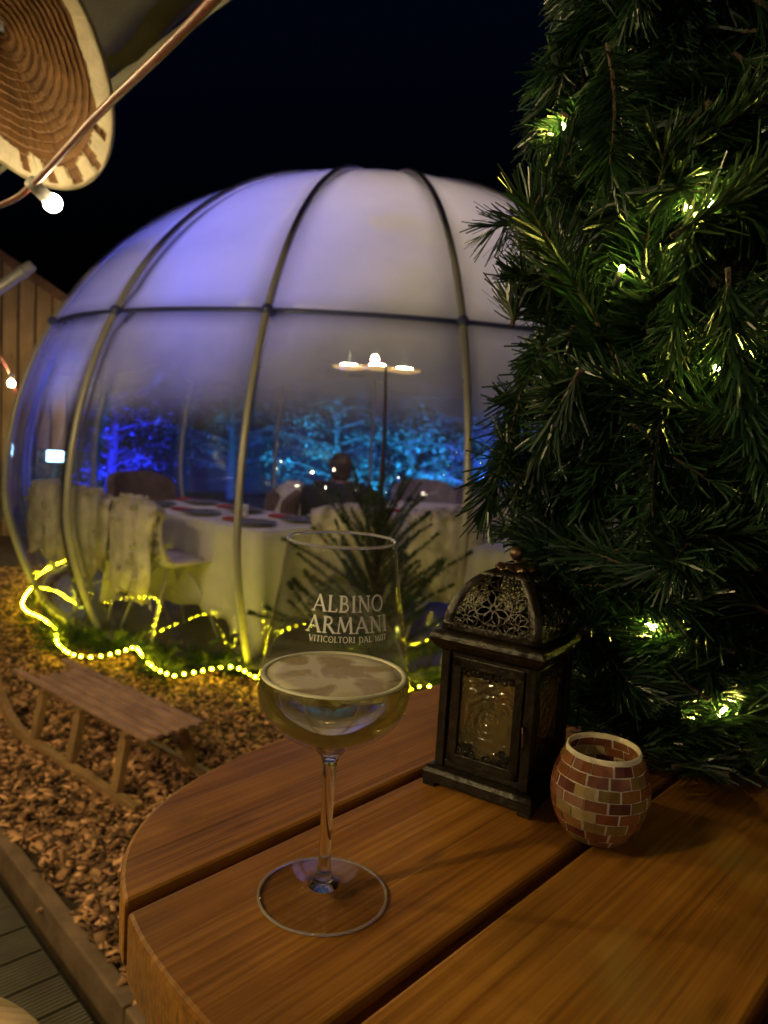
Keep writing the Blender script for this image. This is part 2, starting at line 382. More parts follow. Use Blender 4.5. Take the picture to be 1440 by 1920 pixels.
M['bulb2'] = emit('terrace_fill_glow', (1, .76, .34), L_TERRACE)
M['bulb4'] = emit('dim_glow', (1, .78, .44), L_TERRACE*.06)
M['bulb5'] = emit('far_glow', (1, .80, .5), 170)
M['bulb3'] = emit('fence_glow', (1, .78, .36), L_FENCE)
M['fairy'] = emit('fairy_glow', (1, .90, .14), L_FAIRY)
M['bead'] = emit('rope_bead', ROPEC, L_ROPE)
M['chandglow'] = emit('pendant_glow', (1, .77, .48), L_CHAND)
M['halo'] = emit('amber_halo', (1, .58, .13), 1.5)  # glow imitating the yellow halo round the lamp discs
M['flood'] = emit('flood_lens', (.45, .85, 1), 14)
M['floodblue'] = emit('flood_lens_blue', (.05, .12, 1), 6)
mt, N, L, b = newmat('painted_reflection')  # cream patches painted for the reflection on the wine surface
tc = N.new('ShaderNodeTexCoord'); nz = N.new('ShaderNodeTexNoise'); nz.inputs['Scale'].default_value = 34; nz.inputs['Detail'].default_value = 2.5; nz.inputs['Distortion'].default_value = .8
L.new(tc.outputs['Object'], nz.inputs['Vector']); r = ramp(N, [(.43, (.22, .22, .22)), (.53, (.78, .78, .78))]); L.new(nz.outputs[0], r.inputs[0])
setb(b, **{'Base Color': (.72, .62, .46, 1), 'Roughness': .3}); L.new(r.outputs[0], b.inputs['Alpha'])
M['wine_reflection'] = mt
# mosaic tiles, colour by tile
mt, N, L, b = newmat('mosaic_tile')
oi = N.new('ShaderNodeObjectInfo')
r = ramp(N, [(0, (.22, .075, .03)), (.2, (.30, .135, .04)), (.36, (.12, .035, .022)), (.50, (.29, .11, .045)), (.64, (.24, .16, .05)), (.76, (.16, .05, .03)), (.86, (.40, .29, .13)), (.93, (.20, .075, .035))], 'CONSTANT')
L.new(oi.outputs['Random'], r.inputs[0])
nz = N.new('ShaderNodeTexNoise'); nz.inputs['Scale'].default_value = 160; tc = N.new('ShaderNodeTexCoord'); L.new(tc.outputs['Object'], nz.inputs['Vector'])
hs = N.new('ShaderNodeHueSaturation'); mr = N.new('ShaderNodeMapRange'); mr.inputs['To Min'].default_value = .6; mr.inputs['To Max'].default_value = 1.4
L.new(nz.outputs[0], mr.inputs[0]); L.new(mr.outputs[0], hs.inputs['Value']); L.new(r.outputs[0], hs.inputs['Color']); L.new(hs.outputs[0], b.inputs['Base Color'])
setb(b, Roughness=.16); b.inputs['Coat Weight'].default_value = .3
M['tile'] = mt
# embossed lantern pane
mt, N, L, b = newmat('embossed_pane')
tc = N.new('ShaderNodeTexCoord'); vo = N.new('ShaderNodeTexVoronoi'); vo.inputs['Scale'].default_value = 95; vo.feature = 'SMOOTH_F1'
dd = N.new('ShaderNodeVectorMath'); dd.operation = 'DISTANCE'; dd.inputs[1].default_value = (0, -.035, .062); L.new(tc.outputs['Object'], dd.inputs[0])
wv = N.new('ShaderNodeMath'); wv.operation = 'SINE'; ms = N.new('ShaderNodeMath'); ms.operation = 'MULTIPLY_ADD'; ms.inputs[1].default_value = 900
L.new(dd.outputs['Value'], ms.inputs[0]); L.new(ms.outputs[0], wv.inputs[0])
L.new(tc.outputs['Object'], vo.inputs['Vector'])
mv = N.new('ShaderNodeMath'); mv.operation = 'MULTIPLY'; mv.inputs[1].default_value = 9; L.new(vo.outputs[0], mv.inputs[0]); L.new(mv.outputs[0], ms.inputs[2])
ad = N.new('ShaderNodeMath'); ad.operation = 'ADD'; L.new(vo.outputs[0], ad.inputs[0]); L.new(wv.outputs[0], ad.inputs[1])
bp = N.new('ShaderNodeBump'); bp.inputs['Strength'].default_value = .4; bp.inputs['Distance'].default_value = .002; L.new(ad.outputs[0], bp.inputs['Height'])
setb(b, **{'Base Color': (.62, .50, .24, 1), 'Roughness': .12, 'Transmission Weight': .93, 'IOR': 1.3}); L.new(bp.outputs[0], b.inputs['Normal'])
M['pane'] = mt
# carved wood
M['carve'] = plain('carved_wood', (.17, .08, .024), .6, var=.35, scale=30, bump=.25, bscale=150)
M['carverim'] = plain('pale_sapwood', (.52, .43, .26), .6, var=.15, scale=18, bump=.3, bscale=90)

# ------------------------------------------------------------------ ground
def sheet(name, pts, z, mat, kind='structure', n=1):
    mb = MB(); mb.add([(x, y, z) for x, y in pts], [tuple(range(len(pts)))])
    o = mb.build(name, mat); o['kind'] = kind; return o
sheet('ground', [(-120, -60), (120, -60), (120, 160), (-120, 160)], -.13, M['ground'])
# kerb frame: K0 point on the kerb's outer line, kd along it (towards lower right), kn to the chip side
K0 = Vector((-1.10, 2.235, 0)); kd = Vector((.69, -.724, 0)).normalized(); kn = Vector((.724, .69, 0)).normalized()
def kp(a, b, z=0): return K0 + kd*a + kn*b + Vector((0, 0, z))
p_ = [kp(-9, .05), kp(6, .05), kp(6, 14), kp(-9, 14)]
sheet('chip_bed', [(p.x, p.y) for p in p_], -.012, M['mulch'])
kroot = empty('kerb_edging', kp(0, 0, -.12)); kroot['kind'] = 'structure'
a = -6.2
while a < 3:
    Lk = 1.0
    mb = MB(); mb.bar(kp(a+.003, .034, -.055), kp(a+Lk-.003, .034, -.055), .045, .13)
    mb.build('edging_stone', M['kerb'], kroot, world=True, bevel=.006)
    a += Lk
# deck boards run across the kerb, grooves are geometry
droot = empty('deck', kp(0, -.5, -.1)); droot['kind'] = 'structure'
def groove_board(a0, a1, b0, b1, z):
    n = 9; prof = []
    w = (a1-a0)
    for i in range(n):
        x0 = a0 + w*(i+.02)/n; x1 = a0 + w*(i+.60)/n; x2 = a0 + w*(i+.68)/n; x3 = a0+w*(i+.94)/n
        prof += [(x0, 0), (x1, 0), (x2, -.0035), (x3, -.0035)]
    prof.append((a1, 0)); prof = [(a0, -.022)]+prof+[(a1, -.022)]
    mb = MB(); P = [[kp(x, b, z+dz) for x, dz in prof] for b in (b0, b1)]
    mb.grid(P); k = len(prof)
    mb.add(P[1], [tuple(range(k))]); mb.add(P[0], [tuple(reversed(range(k)))])
    return mb
i = 0; a = -2.4
while a < 1.8:
    groove_board(a, a+.111, -2.2, -.045, -.022+random.uniform(-.001, .001)).build('deck_board', M['deck'], droot, world=True)
    a += .1185
for b_ in (-1.9, -1.2, -.3):
    MB().bar(kp(-2.6, b_, -.1), kp(2, b_, -.1), .06, .055).build('deck_joist', M['tabledark'], droot, world=True)

# wood chips (stuff): little irregular slabs
def chips(name, pts, lo, hi, zj):
    n = len(pts)
    L_ = lo+(hi-lo)*rng.random(n)**1.5; Wd = L_*rng.uniform(.2, .58, n); T = rng.uniform(.002, .005, n)
    base = np.array([(-1, -1, -1), (1, -1, -1), (1, 1, -1), (-1, 1, -1), (-1, -1, 1), (1, -1, 1), (1, 1, 1), (-1, 1, 1)], float)/2
    V = np.repeat(base[None], n, 0)
    j = rng.uniform(.45, 1.15, (n, 4, 2)); V[:, :4, :2] *= j; V[:, 4:, :2] *= j*rng.uniform(.85, 1.0, (n, 1, 1))
    V *= np.stack([L_, Wd, T], -1)[:, None]
    yaw = rng.uniform(0, 2*PI, n); tx = rng.normal(0, .33, n); ty = rng.normal(0, .33, n)
    cx, sx = np.cos(tx), np.sin(tx); y1 = V[..., 1]*cx[:, None]-V[..., 2]*sx[:, None]; z1 = V[..., 1]*sx[:, None]+V[..., 2]*cx[:, None]
    cyy, sy = np.cos(ty), np.sin(ty); x2 = V[..., 0]*cyy[:, None]+z1*sy[:, None]; z2 = -V[..., 0]*sy[:, None]+z1*cyy[:, None]
    cz, sz = np.cos(yaw), np.sin(yaw)
    X = x2*cz[:, None]-y1*sz[:, None]+pts[:, 0, None]; Y = x2*sz[:, None]+y1*cz[:, None]+pts[:, 1, None]
    Z = z2+pts[:, 2, None]+(rng.uniform(0, zj, n))[:, None]
    co = np.stack([X, Y, Z], -1).reshape(-1, 3)
    F = np.array([(3, 2, 1, 0), (4, 5, 6, 7), (0, 1, 5, 4), (1, 2, 6, 5), (2, 3, 7, 6), (3, 0, 4, 7)])
    F = (F[None]+8*np.arange(n)[:, None, None]).reshape(-1)
    me = bpy.data.meshes.new(name); me.vertices.add(len(co)); me.vertices.foreach_set('co', co.ravel())
    me.loops.add(len(F)); me.loops.foreach_set('vertex_index', F)
    me.polygons.add(len(F)//4); me.polygons.foreach_set('loop_start', np.arange(0, len(F), 4)); me.polygons.foreach_set('loop_total', np.full(len(F)//4, 4))
    me.materials.append(M['chip']); me.update(calc_edges=True); me.validate()
    return inst(name, me)
DC = Vector((-.1786, 6.5923, 0))
def chip_pts(dens, a0, a1, b0, b1, test):
    n = int(dens*(a1-a0)*(b1-b0))
    A = rng.uniform(a0, a1, n); B = rng.uniform(b0, b1, n)
    X = K0.x+kd.x*A+kn.x*B; Y = K0.y+kd.y*A+kn.y*B
    k = test(X, Y, A, B); return np.stack([X[k], Y[k], np.where(B[k] < .07, .012, 0)], -1)
def t_near(X, Y, A, B):
    edge = .045+.03*np.sin(A*7)+.03*np.sin(A*19+1)
    ok = (B > edge) & (np.hypot(X-DC.x, Y-DC.y) > 2.50) & (Y > .6)
    return ok & ((Y < 3.6)) & (X > -3.2) & (X < 1.6) & ((X < .25) | (Y < 2.8) | (X > -9))
def t_far(X, Y, A, B):
    return (B > .1) & (np.hypot(X-DC.x, Y-DC.y) > 2.50) & (Y >= 3.6) & (X > -4.2) & (X < 1.8) & (Y < 7.5)
P1 = chip_pts(6000, -3.2, 2.2, .05, 3.2, t_near); P2 = chip_pts(2600, -4.5, 2.0, .1, 6.5, t_far)
chips('wood_chips', np.concatenate([P1]), .013, .066, .018)['kind'] = 'stuff'
chips('wood_chips', np.concatenate([P2]), .022, .05, .02)['kind'] = 'stuff'
# a few loose chips on the edging and the deck
cm = MB().add([(-.017, -.006, 0), (.016, -.007, 0), (.014, .007, 0), (-.015, .006, 0), (-.015, -.005, .006), (.015, -.006, .007), (.012, .006, .007), (-.013, .004, .005)],
              [(3, 2, 1, 0), (4, 5, 6, 7), (0, 1, 5, 4), (1, 2, 6, 5), (2, 3, 7, 6), (3, 0, 4, 7)]).mesh('wood_chip', M['chip'])
for (x, y, z, rz, lab) in [(140, 1712, .012, .3, 'pale wood chip lying alone on the timber edging, largest of the strays'),
                           (172, 1725, .012, 1.2, 'small upright wood chip on the edging, right of the larger stray chip'),
                           (78, 1706, -.021, .9, 'wood chip that fell onto the grooved deck board'),
                           (192, 1765, .012, 2.1, 'wood chip on the edging beside the joint between two stones'),
                           (213, 1800, .012, .5, 'wood chip on the edging just left of the table edge')]:
    p = on_z(x, y, z); o = inst('wood_chip', cm, None, Matrix.Translation(p) @ Matrix.Rotation(rz, 4, 'Z'))
    tag(o, lab, 'wood chip', 'loose wood chips off the bed')

# ------------------------------------------------------------------ the dome
QR, QZ, QH, QB, QN, QM = 2.768, .786, 3.331, 2.508, 2.081, 1.5
def prof(z):
    if z <= QZ:
        return QB+(QR-QB)*(1-(1-z/QZ)**QM)
    s = ((z-QZ)/(QH-QZ)); s = min(1, max(0, s))**(QN/2)
    return QR*math.sqrt(max(0, 1-s*s))**(2/QN)
ZR = 1.974
ztop = 3.29
zl = [.03+(ZR-.04)*i/18 for i in range(19)]
th = [math.asin(min(1, ((ZR-QZ)/(QH-QZ))**(QN/2))), math.asin(((ztop-QZ)/(QH-QZ))**(QN/2))]
zu = [QZ+(QH-QZ)*math.sin(th[0]+(th[1]-th[0])*i/16)**(2/QN) for i in range(17)]
dome = empty('dining_dome', DC, label='large transparent dining dome with frosted top panels and pale curved ribs', cat='dome')
NR = 15; PH0 = R_(234.4)
def dp(ph, z, off=0.0):
    r = prof(z)+off; return Vector((r*math.cos(ph), r*math.sin(ph), z))
zrib = [.0]+zl+zu[1:]
mb = MB().tube([dp(0, z, .012) for z in zrib], .021, 10)
ribm = mb.mesh('rib', M['rib'], True)
step = 2*PI/NR
pl = MB().grid([[dp(.008+(step-.016)*j/6, z) for j in range(7)] for z in zl]).mesh('clear_panel', M['clear'], True)
pu = MB().grid([[dp(.008+(step-.016)*j/6, z) for j in range(7)] for z in zu]).mesh('frosted_panel', M['frost'], True)
cb = MB().tube([dp(step*j/8, ZR, -.012) for j in range(9)], .017, 8).mesh('crossbar', M['ring'], True)
mb = MB().sphere(dp(0, ZR, .012), .036, 10, 6); hubm = mb.mesh('rib_joint', M['ring'], True)
bb = MB().tube([dp(step*j/8, .03, .0) for j in range(9)], .028, 6).mesh('base_rail', M['rib'], True)
for k in range(NR):
    rm = Matrix.Rotation(PH0+k*step, 4, 'Z')
    inst('rib', ribm, dome, rm)
    for nm, me in (('clear_panel', pl), ('frosted_panel', pu)):
        o = inst(nm, me, dome, rm); q = o.modifiers.new('s', 'SOLIDIFY'); q.thickness = .006; q.offset = -1
    inst('crossbar', cb, dome, rm); inst('rib_joint', hubm, dome, rm); inst('base_rail', bb, dome, rm)
MB().lathe([(0, QH+.02), (prof(ztop)*.6, QH+.008), (prof(ztop)+.03, ztop+.005), (prof(ztop)+.03, ztop-.012), (0, ztop-.01)], 40).build('top_cap', M['rib'], dome, True)
mb = MB().lathe([(0, -.01), (2.46, -.01), (2.46, .022), (0, .022)], 60, DC)
o = mb.build('dome_floor', M['dfloor'], dome, world=True)

# chandelier
ch = empty('pendant_chandelier', DC+Vector((.045, -.85, 3.16)), label='warm glowing chandelier of three disc lamps hanging inside the dome', cat='chandelier')
def ring_pts(r, z, n=24, c=(0, 0)): return [(c[0]+r*math.cos(2*PI*k/n), c[1]+r*math.sin(2*PI*k/n), z) for k in range(n+1)]
zc = 1.815-3.16
MB().tube([(0, 0, 0), (0, 0, 2.475-3.16)], .008, 6).build('rod', M['ring'], ch)
MB().tube(ring_pts(.21, 2.475-3.16), .012, 6).build('hoop', M['cup'], ch, True)
mb = MB()
for k in range(3): mb.tube([(0, 0, 2.475-3.16), (.21*math.cos(k*2.1), .21*math.sin(k*2.1), 2.475-3.16)], .006, 5)
mb.build('hoop_spoke', M['cup'], ch)
for k, (x, y) in enumerate(((-.19, .02), (.02, -.12), (.22, .04))):
    MB().tube([(x*.9, y*.9, 2.475-3.16), (x, y, zc+.03)], .0016, 5).build('cord', M['wire'], ch, True)
    MB().lathe([(0, .03), (.05, .027), (.078, .012), (.082, .002), (0, .002)], 24, (x, y, zc)).build('lamp_disc', M['chandglow'], ch, True)
    MB().lathe([(0, -.016), (.06, -.014), (.110, -.004), (.122, .010), (.118, .012), (.100, 0), (0, 0)], 24, (x, y, zc)).build('lamp_halo', M['halo'], ch, True)  # glowing dish added as the halo of the disc above it
MB().sphere((0, -.02, zc+.075), .028, 12, 8).build('lamp_globe', M['chandglow'], ch, True)

# tables with cloths inside the dome
def table_in(C0, ax, Lx, Wy, label, clabel, drop=.55, gw=''):
    # C0 near corner (x,y), ax direction along length; width to the left-normal of ax mirrored towards dome centre
    ax = Vector((ax[0], ax[1], 0)).normalized(); ay = Vector((-ax.y, ax.x, 0))
    mid = Vector((C0[0], C0[1], 0))+ax*Lx/2+ay*Wy/2
    if (mid-DC).length > (Vector((C0[0], C0[1], 0))+ax*Lx/2-ay*Wy/2-DC).length: ay = -ay; mid = Vector((C0[0], C0[1], 0))+ax*Lx/2+ay*Wy/2
    rz = math.atan2(ax.y, ax.x)
    t = empty('dining_table', mid+Vector((0, 0, .022)), rz, label=label, cat='table', group='dining tables inside the dome')
    MB().box((0, 0, .705), (Lx-.02, Wy-.02, .03)).build('tabletop', M['tabledark'], t)
    for sx in (-1, 1):
        for sy in (-1, 1): MB().box((sx*(Lx/2-.1), sy*(Wy/2-.08), .345), (.05, .05, .69)).build('leg', M['tabledark'], t)
    c = bpy.data.objects.new('tablecloth', None)
    # cloth: rounded rectangle rings, skirts rippling
    per = []; n = 16
    hx, hy = Lx/2, Wy/2
    def edge(n_, a, b): return [(a[0]+(b[0]-a[0])*i/n_, a[1]+(b[1]-a[1])*i/n_) for i in range(n_)]
    cs = [(-hx, -hy), (hx, -hy), (hx, hy), (-hx, hy)]
    for i in range(4): per += edge(26 if i % 2 == 0 else 16, cs[i], cs[(i+1) % 4])
    nP = len(per); rows = []
    for s_ in (.0, .3, .6, .9, .985): rows.append([(x*s_, y*s_, .728+.0015*math.sin(x*30)*math.sin(y*23)) for x, y in per])
    rows.append([(x, y, .724) for x, y in per])
    sd = random.random()*9
    for q in range(1, 9):
        f = q/8; row = []
        for i, (x, y) in enumerate(per):
            nx = 1 if abs(abs(x)-hx) < 1e-6 else 0; ny = 1 if abs(abs(y)-hy) < 1e-6 else 0
            cor = max(0, 1-min(math.hypot(x-cx_, y-cy_) for cx_, cy_ in cs)/.22)
            rip = .028*math.sin(i*1.15+sd)+.018*math.sin(i*.43+sd*2)
            k = f*(.035+rip+.07*cor)
            row.append((x+math.copysign(k, x)*nx, y+math.copysign(k, y)*ny, .722-f*(drop+.17*cor+.02*math.sin(i*.5+sd))))
        rows.append(row)
    mb = MB().grid(rows, closed_u=True)
    o = mb.build('tablecloth', M['cloth'], None, True, solid=.004, offset=1); o.location = t.location; o.rotation_euler = t.rotation_euler
    tag(o, clabel, 'tablecloth', 'white cloths on the dome tables')
    return t
T1 = table_in((-.72, 4.42), (-.77, .64), 1.55, .75, 'long dining table behind the row of sheepskin chairs at the left of the dome', 'white tablecloth with a hanging corner tail, next to the sheepskin chairs on the left')
T2 = table_in((-.38, 5.28), (1, .06), 1.35, .75, 'dining table in the middle of the dome behind the small spruce', 'white tablecloth on the middle table behind the small spruce')
T3 = table_in((.52, 4.35), (.86, -.5), 1.15, .8, 'dining table at the right of the dome close to the panels', 'white tablecloth with plates, beside the lantern top at the right')
T4 = table_in((-.1, 6.85), (1, .02), 1.2, .75, 'dining table furthest back in the dome', 'white tablecloth on the furthest table below the pale chairs')

# chairs
def chair_mesh():
    P = []
    path = [(.22, .455), (.2, .47), (.1, .462), (0, .452), (-.1, .452), (-.17, .475), (-.205, .54), (-.225, .64), (-.245, .75), (-.258, .83)]
    for i, (y, z) in enumerate(path):
        w = .23 if i < 6 else .235-.012*(i-6); row = []
        for j in range(9):
            u = j/4-1; lift = .03*abs(u)**2.5
            row.append((u*w, y+(.045*u*u if i > 5 else 0), z+(lift if i < 6 else -.05*max(0, i-7)*abs(u)**4*.5)))
        P.append(row)
    return MB().grid(P)
shell_me = chair_mesh().mesh('shell', M['shell'], True)
def legm(sx, sy):
    return MB().tube([(sx*.05, sy*.04, .44), (sx*.11, sy*.10, .36), (sx*.17, sy*.17, .2), (sx*.215, sy*.225, 0.0)], [.011, .011, .010, .009], 7).mesh('leg', M['chairleg'], True)
leg_me = {(a, b): legm(a, b) for a in (-1, 1) for b in (-1, 1)}
br_me = MB().tube([(-.17, -.17, .2), (0, 0, .31), (.17, .17, .2)], .006, 6).tube([(.17, -.17, .2), (0, 0, .32), (-.17, .17, .2)], .006, 6).mesh('brace', M['chairleg'], True)
def chair(x, y, face, label, group='shell chairs inside the dome'):
    t = empty('shell_chair', (x, y, .022), face-PI/2, label=label, cat='chair', group=group)
    o = inst('shell', shell_me, t); q = o.modifiers.new('s', 'SOLIDIFY'); q.thickness = .012
    for k, me in leg_me.items(): inst('leg', me, t)
    inst('brace', br_me, t); return t
def fur_mesh(seed, w=.235, low=.34):
    rs = random.Random(seed)
    path = [(.12, .49), (.0, .485), (-.09, .485), (-.15, .52), (-.185, .62), (-.215, .74), (-.235, .84), (-.262, .872), (-.292, .84), (-.302, .74), (-.306, .62), (-.308, .5), (-.31, .42), (-.312, low)]
    P = []; nx = 15
    for i, (y, z) in enumerate(path):
        f = i/(len(path)-1)
        ww = w*(1.0+.06*math.sin(i*1.7+seed)-.28*max(0, f-.82)/.18)*(.8 if i == 0 else 1); row = []
        for j in range(nx):
            u = j/(nx-1)*2-1
            pf = .032*math.sin(j*1.9+i*.7+seed)*math.sin(i*1.1+seed)+rs.uniform(-.008, .008)
            row.append((u*ww+rs.uniform(-.008, .008), y-pf*.9+(.05*u*u if i > 5 else 0), z+rs.uniform(-.008, .008)-(.06*abs(u)**3 if i in (6, 7, 8) else 0)+(.05*math.sin(u*3+seed) if i > 11 else 0)))
        P.append(row)
    mb = MB().grid(P)
    # tufts
    for k in range(1500):
        i = rs.uniform(2, len(P)-1.01); j = rs.uniform(0, nx-1.01); a, b = int(i), int(j); fi, fj = i-a, j-b
        A = Vector(P[a][b]); B = Vector(P[a+1][b]); C = Vector(P[a][b+1])
        p = A+(B-A)*fi+(C-A)*fj; nn = (C-A).cross(B-A).normalized()
        if a >= 7 and nn.y > 0: nn = -nn
        d = (nn*.7+(B-A).normalized()*.7+Vector((rs.uniform(-.6, .6), rs.uniform(-.3, .3), rs.uniform(-.5, .3)))).normalized()*rs.uniform(.018, .038)
        s_ = d.cross(nn).normalized()*rs.uniform(.003, .007)
        mb.add([p-s_, p+s_, p+d*.6+s_*.6, p+d], [(0, 1, 2, 3)])
    return mb.mesh('sheepskin', M['fur'], True)
furs = [fur_mesh(s, lo_w, lo) for s, lo_w, lo in ((1, .24, .30), (4, .235, .37), (9, .24, .42))]
def fur(ch_, k, label):
    o = inst('sheepskin', furs[k]); o.location = ch_.location; o.rotation_euler = ch_.rotation_euler
    o.modifiers.new('s', 'SOLIDIFY').thickness = .022
    tag(o, label, 'sheepskin', 'sheepskins draped over the dome chairs'); return o
fa = math.atan2(.77, .64)
tx = Vector((-.77, .64, 0)); tn = Vector((-.64, -.77, 0))
def t1(al, off): p = Vector((-.72, 4.42, 0))+tx*al+tn*off; return p.x, p.y
for k, (al, nm) in enumerate(((.62, 'nearest'), (1.16, 'second'), (1.66, 'third'))):
    x, y = t1(al, .16)
    who = ['in front, nearest the middle rib', 'between two other sheepskin chairs', 'furthest left, by the second rib'][k]
    c = chair(x, y, fa+.12*(k-1), 'white shell chair of the left row, '+who)
    fur(c, k, 'long beige sheepskin over the chair of the left row, '+who)
for k, (x, y) in enumerate(((-.22, 5.0), (.42, 5.05))):
    w_ = ['left', 'right'][k]
    c = chair(x, y, PI/2+.1*(1-2*k), 'white shell chair in front of the middle table, the %s one behind the spruce' % w_)
    fur(c, 2-k, 'beige sheepskin on the chair before the middle table, just %s of the spruce leader' % w_)

# upholstered armchairs
def armchair(x, y, z0, face, mat, label, w=.62, h=.86, furred=None):
    t = empty('armchair', (x, y, .022), face-PI/2, label=label, cat='armchair', group='armchairs inside the dome')
    s_ = .42
    MB().box((0, .02, s_-.07), (w-.1, .52, .15)).build('seat', mat, t, True, bevel=.05)
    # curved back
    P = []
    for i in range(9):
        f = i/8; z = s_-.12+(h-s_+.12)*f; row = []
        for j in range(13):
            a = PI*(1.08+.84*j/12) ; rr = w/2*(1+.06*f)
            top = -.10*abs(j/6-1)**3*f
            row.append((rr*math.cos(a), rr*.85*math.sin(a)+.02-.05*f, z+top))
        P.append(row)
    o = MB().grid(P).build('backrest', mat, t, True, solid=.07, offset=0, bevel=.02)
    for sx in (-1, 1):
        for sy in (-1, 1): MB().tube([(sx*.2, sy*.18, .3), (sx*.25, sy*.23, 0)], [.018, .012], 7).build('leg', M['chairleg'], t)
    if furred:
        o = inst('sheepskin', furs[1]); o.location = t.location+Vector((0, 0, h-.86)); o.rotation_euler = t.rotation_euler; o.modifiers.new('s', 'SOLIDIFY').thickness = .022
        tag(o, furred, 'sheepskin', 'sheepskins draped over the dome chairs')
    return t
armchair(-.98, 6.15, 0, R_(-160), M['brown'], 'dark brown armchair with a sheepskin, left of the seated person', furred='beige sheepskin hanging on the dark brown armchair left of the seated person')
armchair(-2.0, 6.55, 0, R_(-40), M['brown'], 'dark brown armchair behind the left row of sheepskin chairs')
armchair(.40, 7.75, 0, R_(-90), M['beige'], 'pale armchair with its back to the panels behind the furthest table, left one', w=.6)
armchair(.98, 7.7, 0, R_(-100), M['beige'], 'pale armchair with its back to the panels behind the furthest table, right one', w=.6)
armchair(.86, 5.45, 0, R_(-70), M['beige'], 'taupe armchair with a sheepskin facing the right table', w=.66, furred='cream sheepskin on the taupe armchair at the right table')
armchair(1.55, 5.35, 0, R_(-110), M['beige'], 'taupe armchair at the far corner of the right table', w=.62)
# chair with black coat
cc = chair(-.35, 6.3, PI/2, 'shell chair carrying a black coat, in front of the seated person')
mb = MB(); P = []
for i, (y, z) in enumerate([(-.1, .5), (-.2, .62), (-.255, .86), (-.285, .905), (-.33, .87), (-.345, .7), (-.35, .52), (-.35, .4)]):
    P.append([((j/10*2-1)*(.33+.03*math.sin(i)), y+.012*math.sin(j*2+i)+(.04*(j/5-1)**2), z-.07*abs(j/5-1)**3*(1 if i in (2, 3, 4) else .3)) for j in range(11)])
o = mb.grid(P).build('coat', M['black'], None, True, solid=.03, offset=0); o.location = cc.location; o.rotation_euler = cc.rotation_euler
tag(o, 'black coat hung over the chair back in front of the seated person', 'coat')

# seated person (seen from behind)
def skin_body(name, joints, edges, mat, parent, root=0, lv=2):
    me = bpy.data.meshes.new(name); me.from_pydata([j[0] for j in joints], edges, []); me.materials.append(mat)
    o = inst(name, me, parent)
    q = o.modifiers.new('skin', 'SKIN'); q.use_smooth_shade = True
    for i, j in enumerate(joints):
        sv = me.skin_vertices[0].data[i]; sv.radius = j[1] if hasattr(j[1], '__len__') else (j[1], j[1]); sv.use_root = (i == root)
    s_ = o.modifiers.new('sub', 'SUBSURF'); s_.levels = lv; s_.render_levels = lv
    return o
pr = empty('person', (-.42, 7.05, .022), R_(8), label='person with brown hair in a dark brown coat, sitting with back turned', cat='person')
J = [((0, 0, .40), (.15, .12)), ((0, -.02, .55), (.145, .11)), ((0, -.01, .70), (.165, .115)), ((0, 0, .80), (.12, .085)), ((0, .01, .87), .05), ((0, .02, .93), .075), ((0, .025, 1.0), (.082, .095)), ((0, .02, 1.05), (.06, .07)),
     ((.17, 0, .79), .065), ((.24, .06, .58), .05), ((.16, .27, .52), .04), ((.12, .36, .54), .03),
     ((-.17, 0, .79), .065), ((-.24, .06, .58), .05), ((-.16, .27, .52), .04), ((-.12, .36, .54), .03),
     ((.1, .12, .42), .085), ((.12, .42, .43), .065), ((.12, .45, .22), .05), ((.12, .44, .05), .038), ((.12, .54, .035), .035),
     ((-.1, .12, .42), .085), ((-.12, .42, .43), .065), ((-.12, .45, .22), .05), ((-.12, .44, .05), .038), ((-.12, .54, .035), .035)]
E_ = [(0, 1), (1, 2), (2, 3), (3, 4), (4, 5), (5, 6), (6, 7), (3, 8), (8, 9), (9, 10), (10, 11), (3, 12), (12, 13), (13, 14), (14, 15), (0, 16), (16, 17), (17, 18), (18, 19), (19, 20), (0, 21), (21, 22), (22, 23), (23, 24), (24, 25)]
skin_body('body', J, E_, M['skin'], pr)
JC = [((0, 0, .38), (.19, .155)), ((0, -.02, .55), (.175, .14)), ((0, -.015, .70), (.195, .145)), ((0, -.005, .80), (.15, .11)), ((0, .005, .855), .075),
      ((.18, 0, .79), .085), ((.25, .06, .58), .068), ((.17, .25, .525), .055), ((-.18, 0, .79), .085), ((-.25, .06, .58), .068), ((-.17, .25, .525), .055),
      ((.11, .14, .42), .105), ((.13, .43, .43), .085), ((.13, .46, .22), .065), ((.13, .45, .09), .055), ((-.11, .14, .42), .105), ((-.13, .43, .43), .085), ((-.13, .46, .22), .065), ((-.13, .45, .09), .055)]
skin_body('coat', JC, [(0, 1), (1, 2), (2, 3), (3, 4), (3, 5), (5, 6), (6, 7), (3, 8), (8, 9), (9, 10), (0, 11), (11, 12), (12, 13), (13, 14), (0, 15), (15, 16), (16, 17), (17, 18)], M['coat'], pr)
mb = MB().sphere((0, .0, 1.0), .108, 16, 12, sc=(.98, 1.02, 1.12)).sphere((0, -.025, .93), .088, 14, 10, sc=(1.1, .8, 1.0)); hv = []
o = mb.build('hair', M['hair'], pr, True)
armchair(-.42, 6.98, 0, R_(98), M['brown'], 'brown armchair holding the seated person with brown hair', w=.78, h=.84)

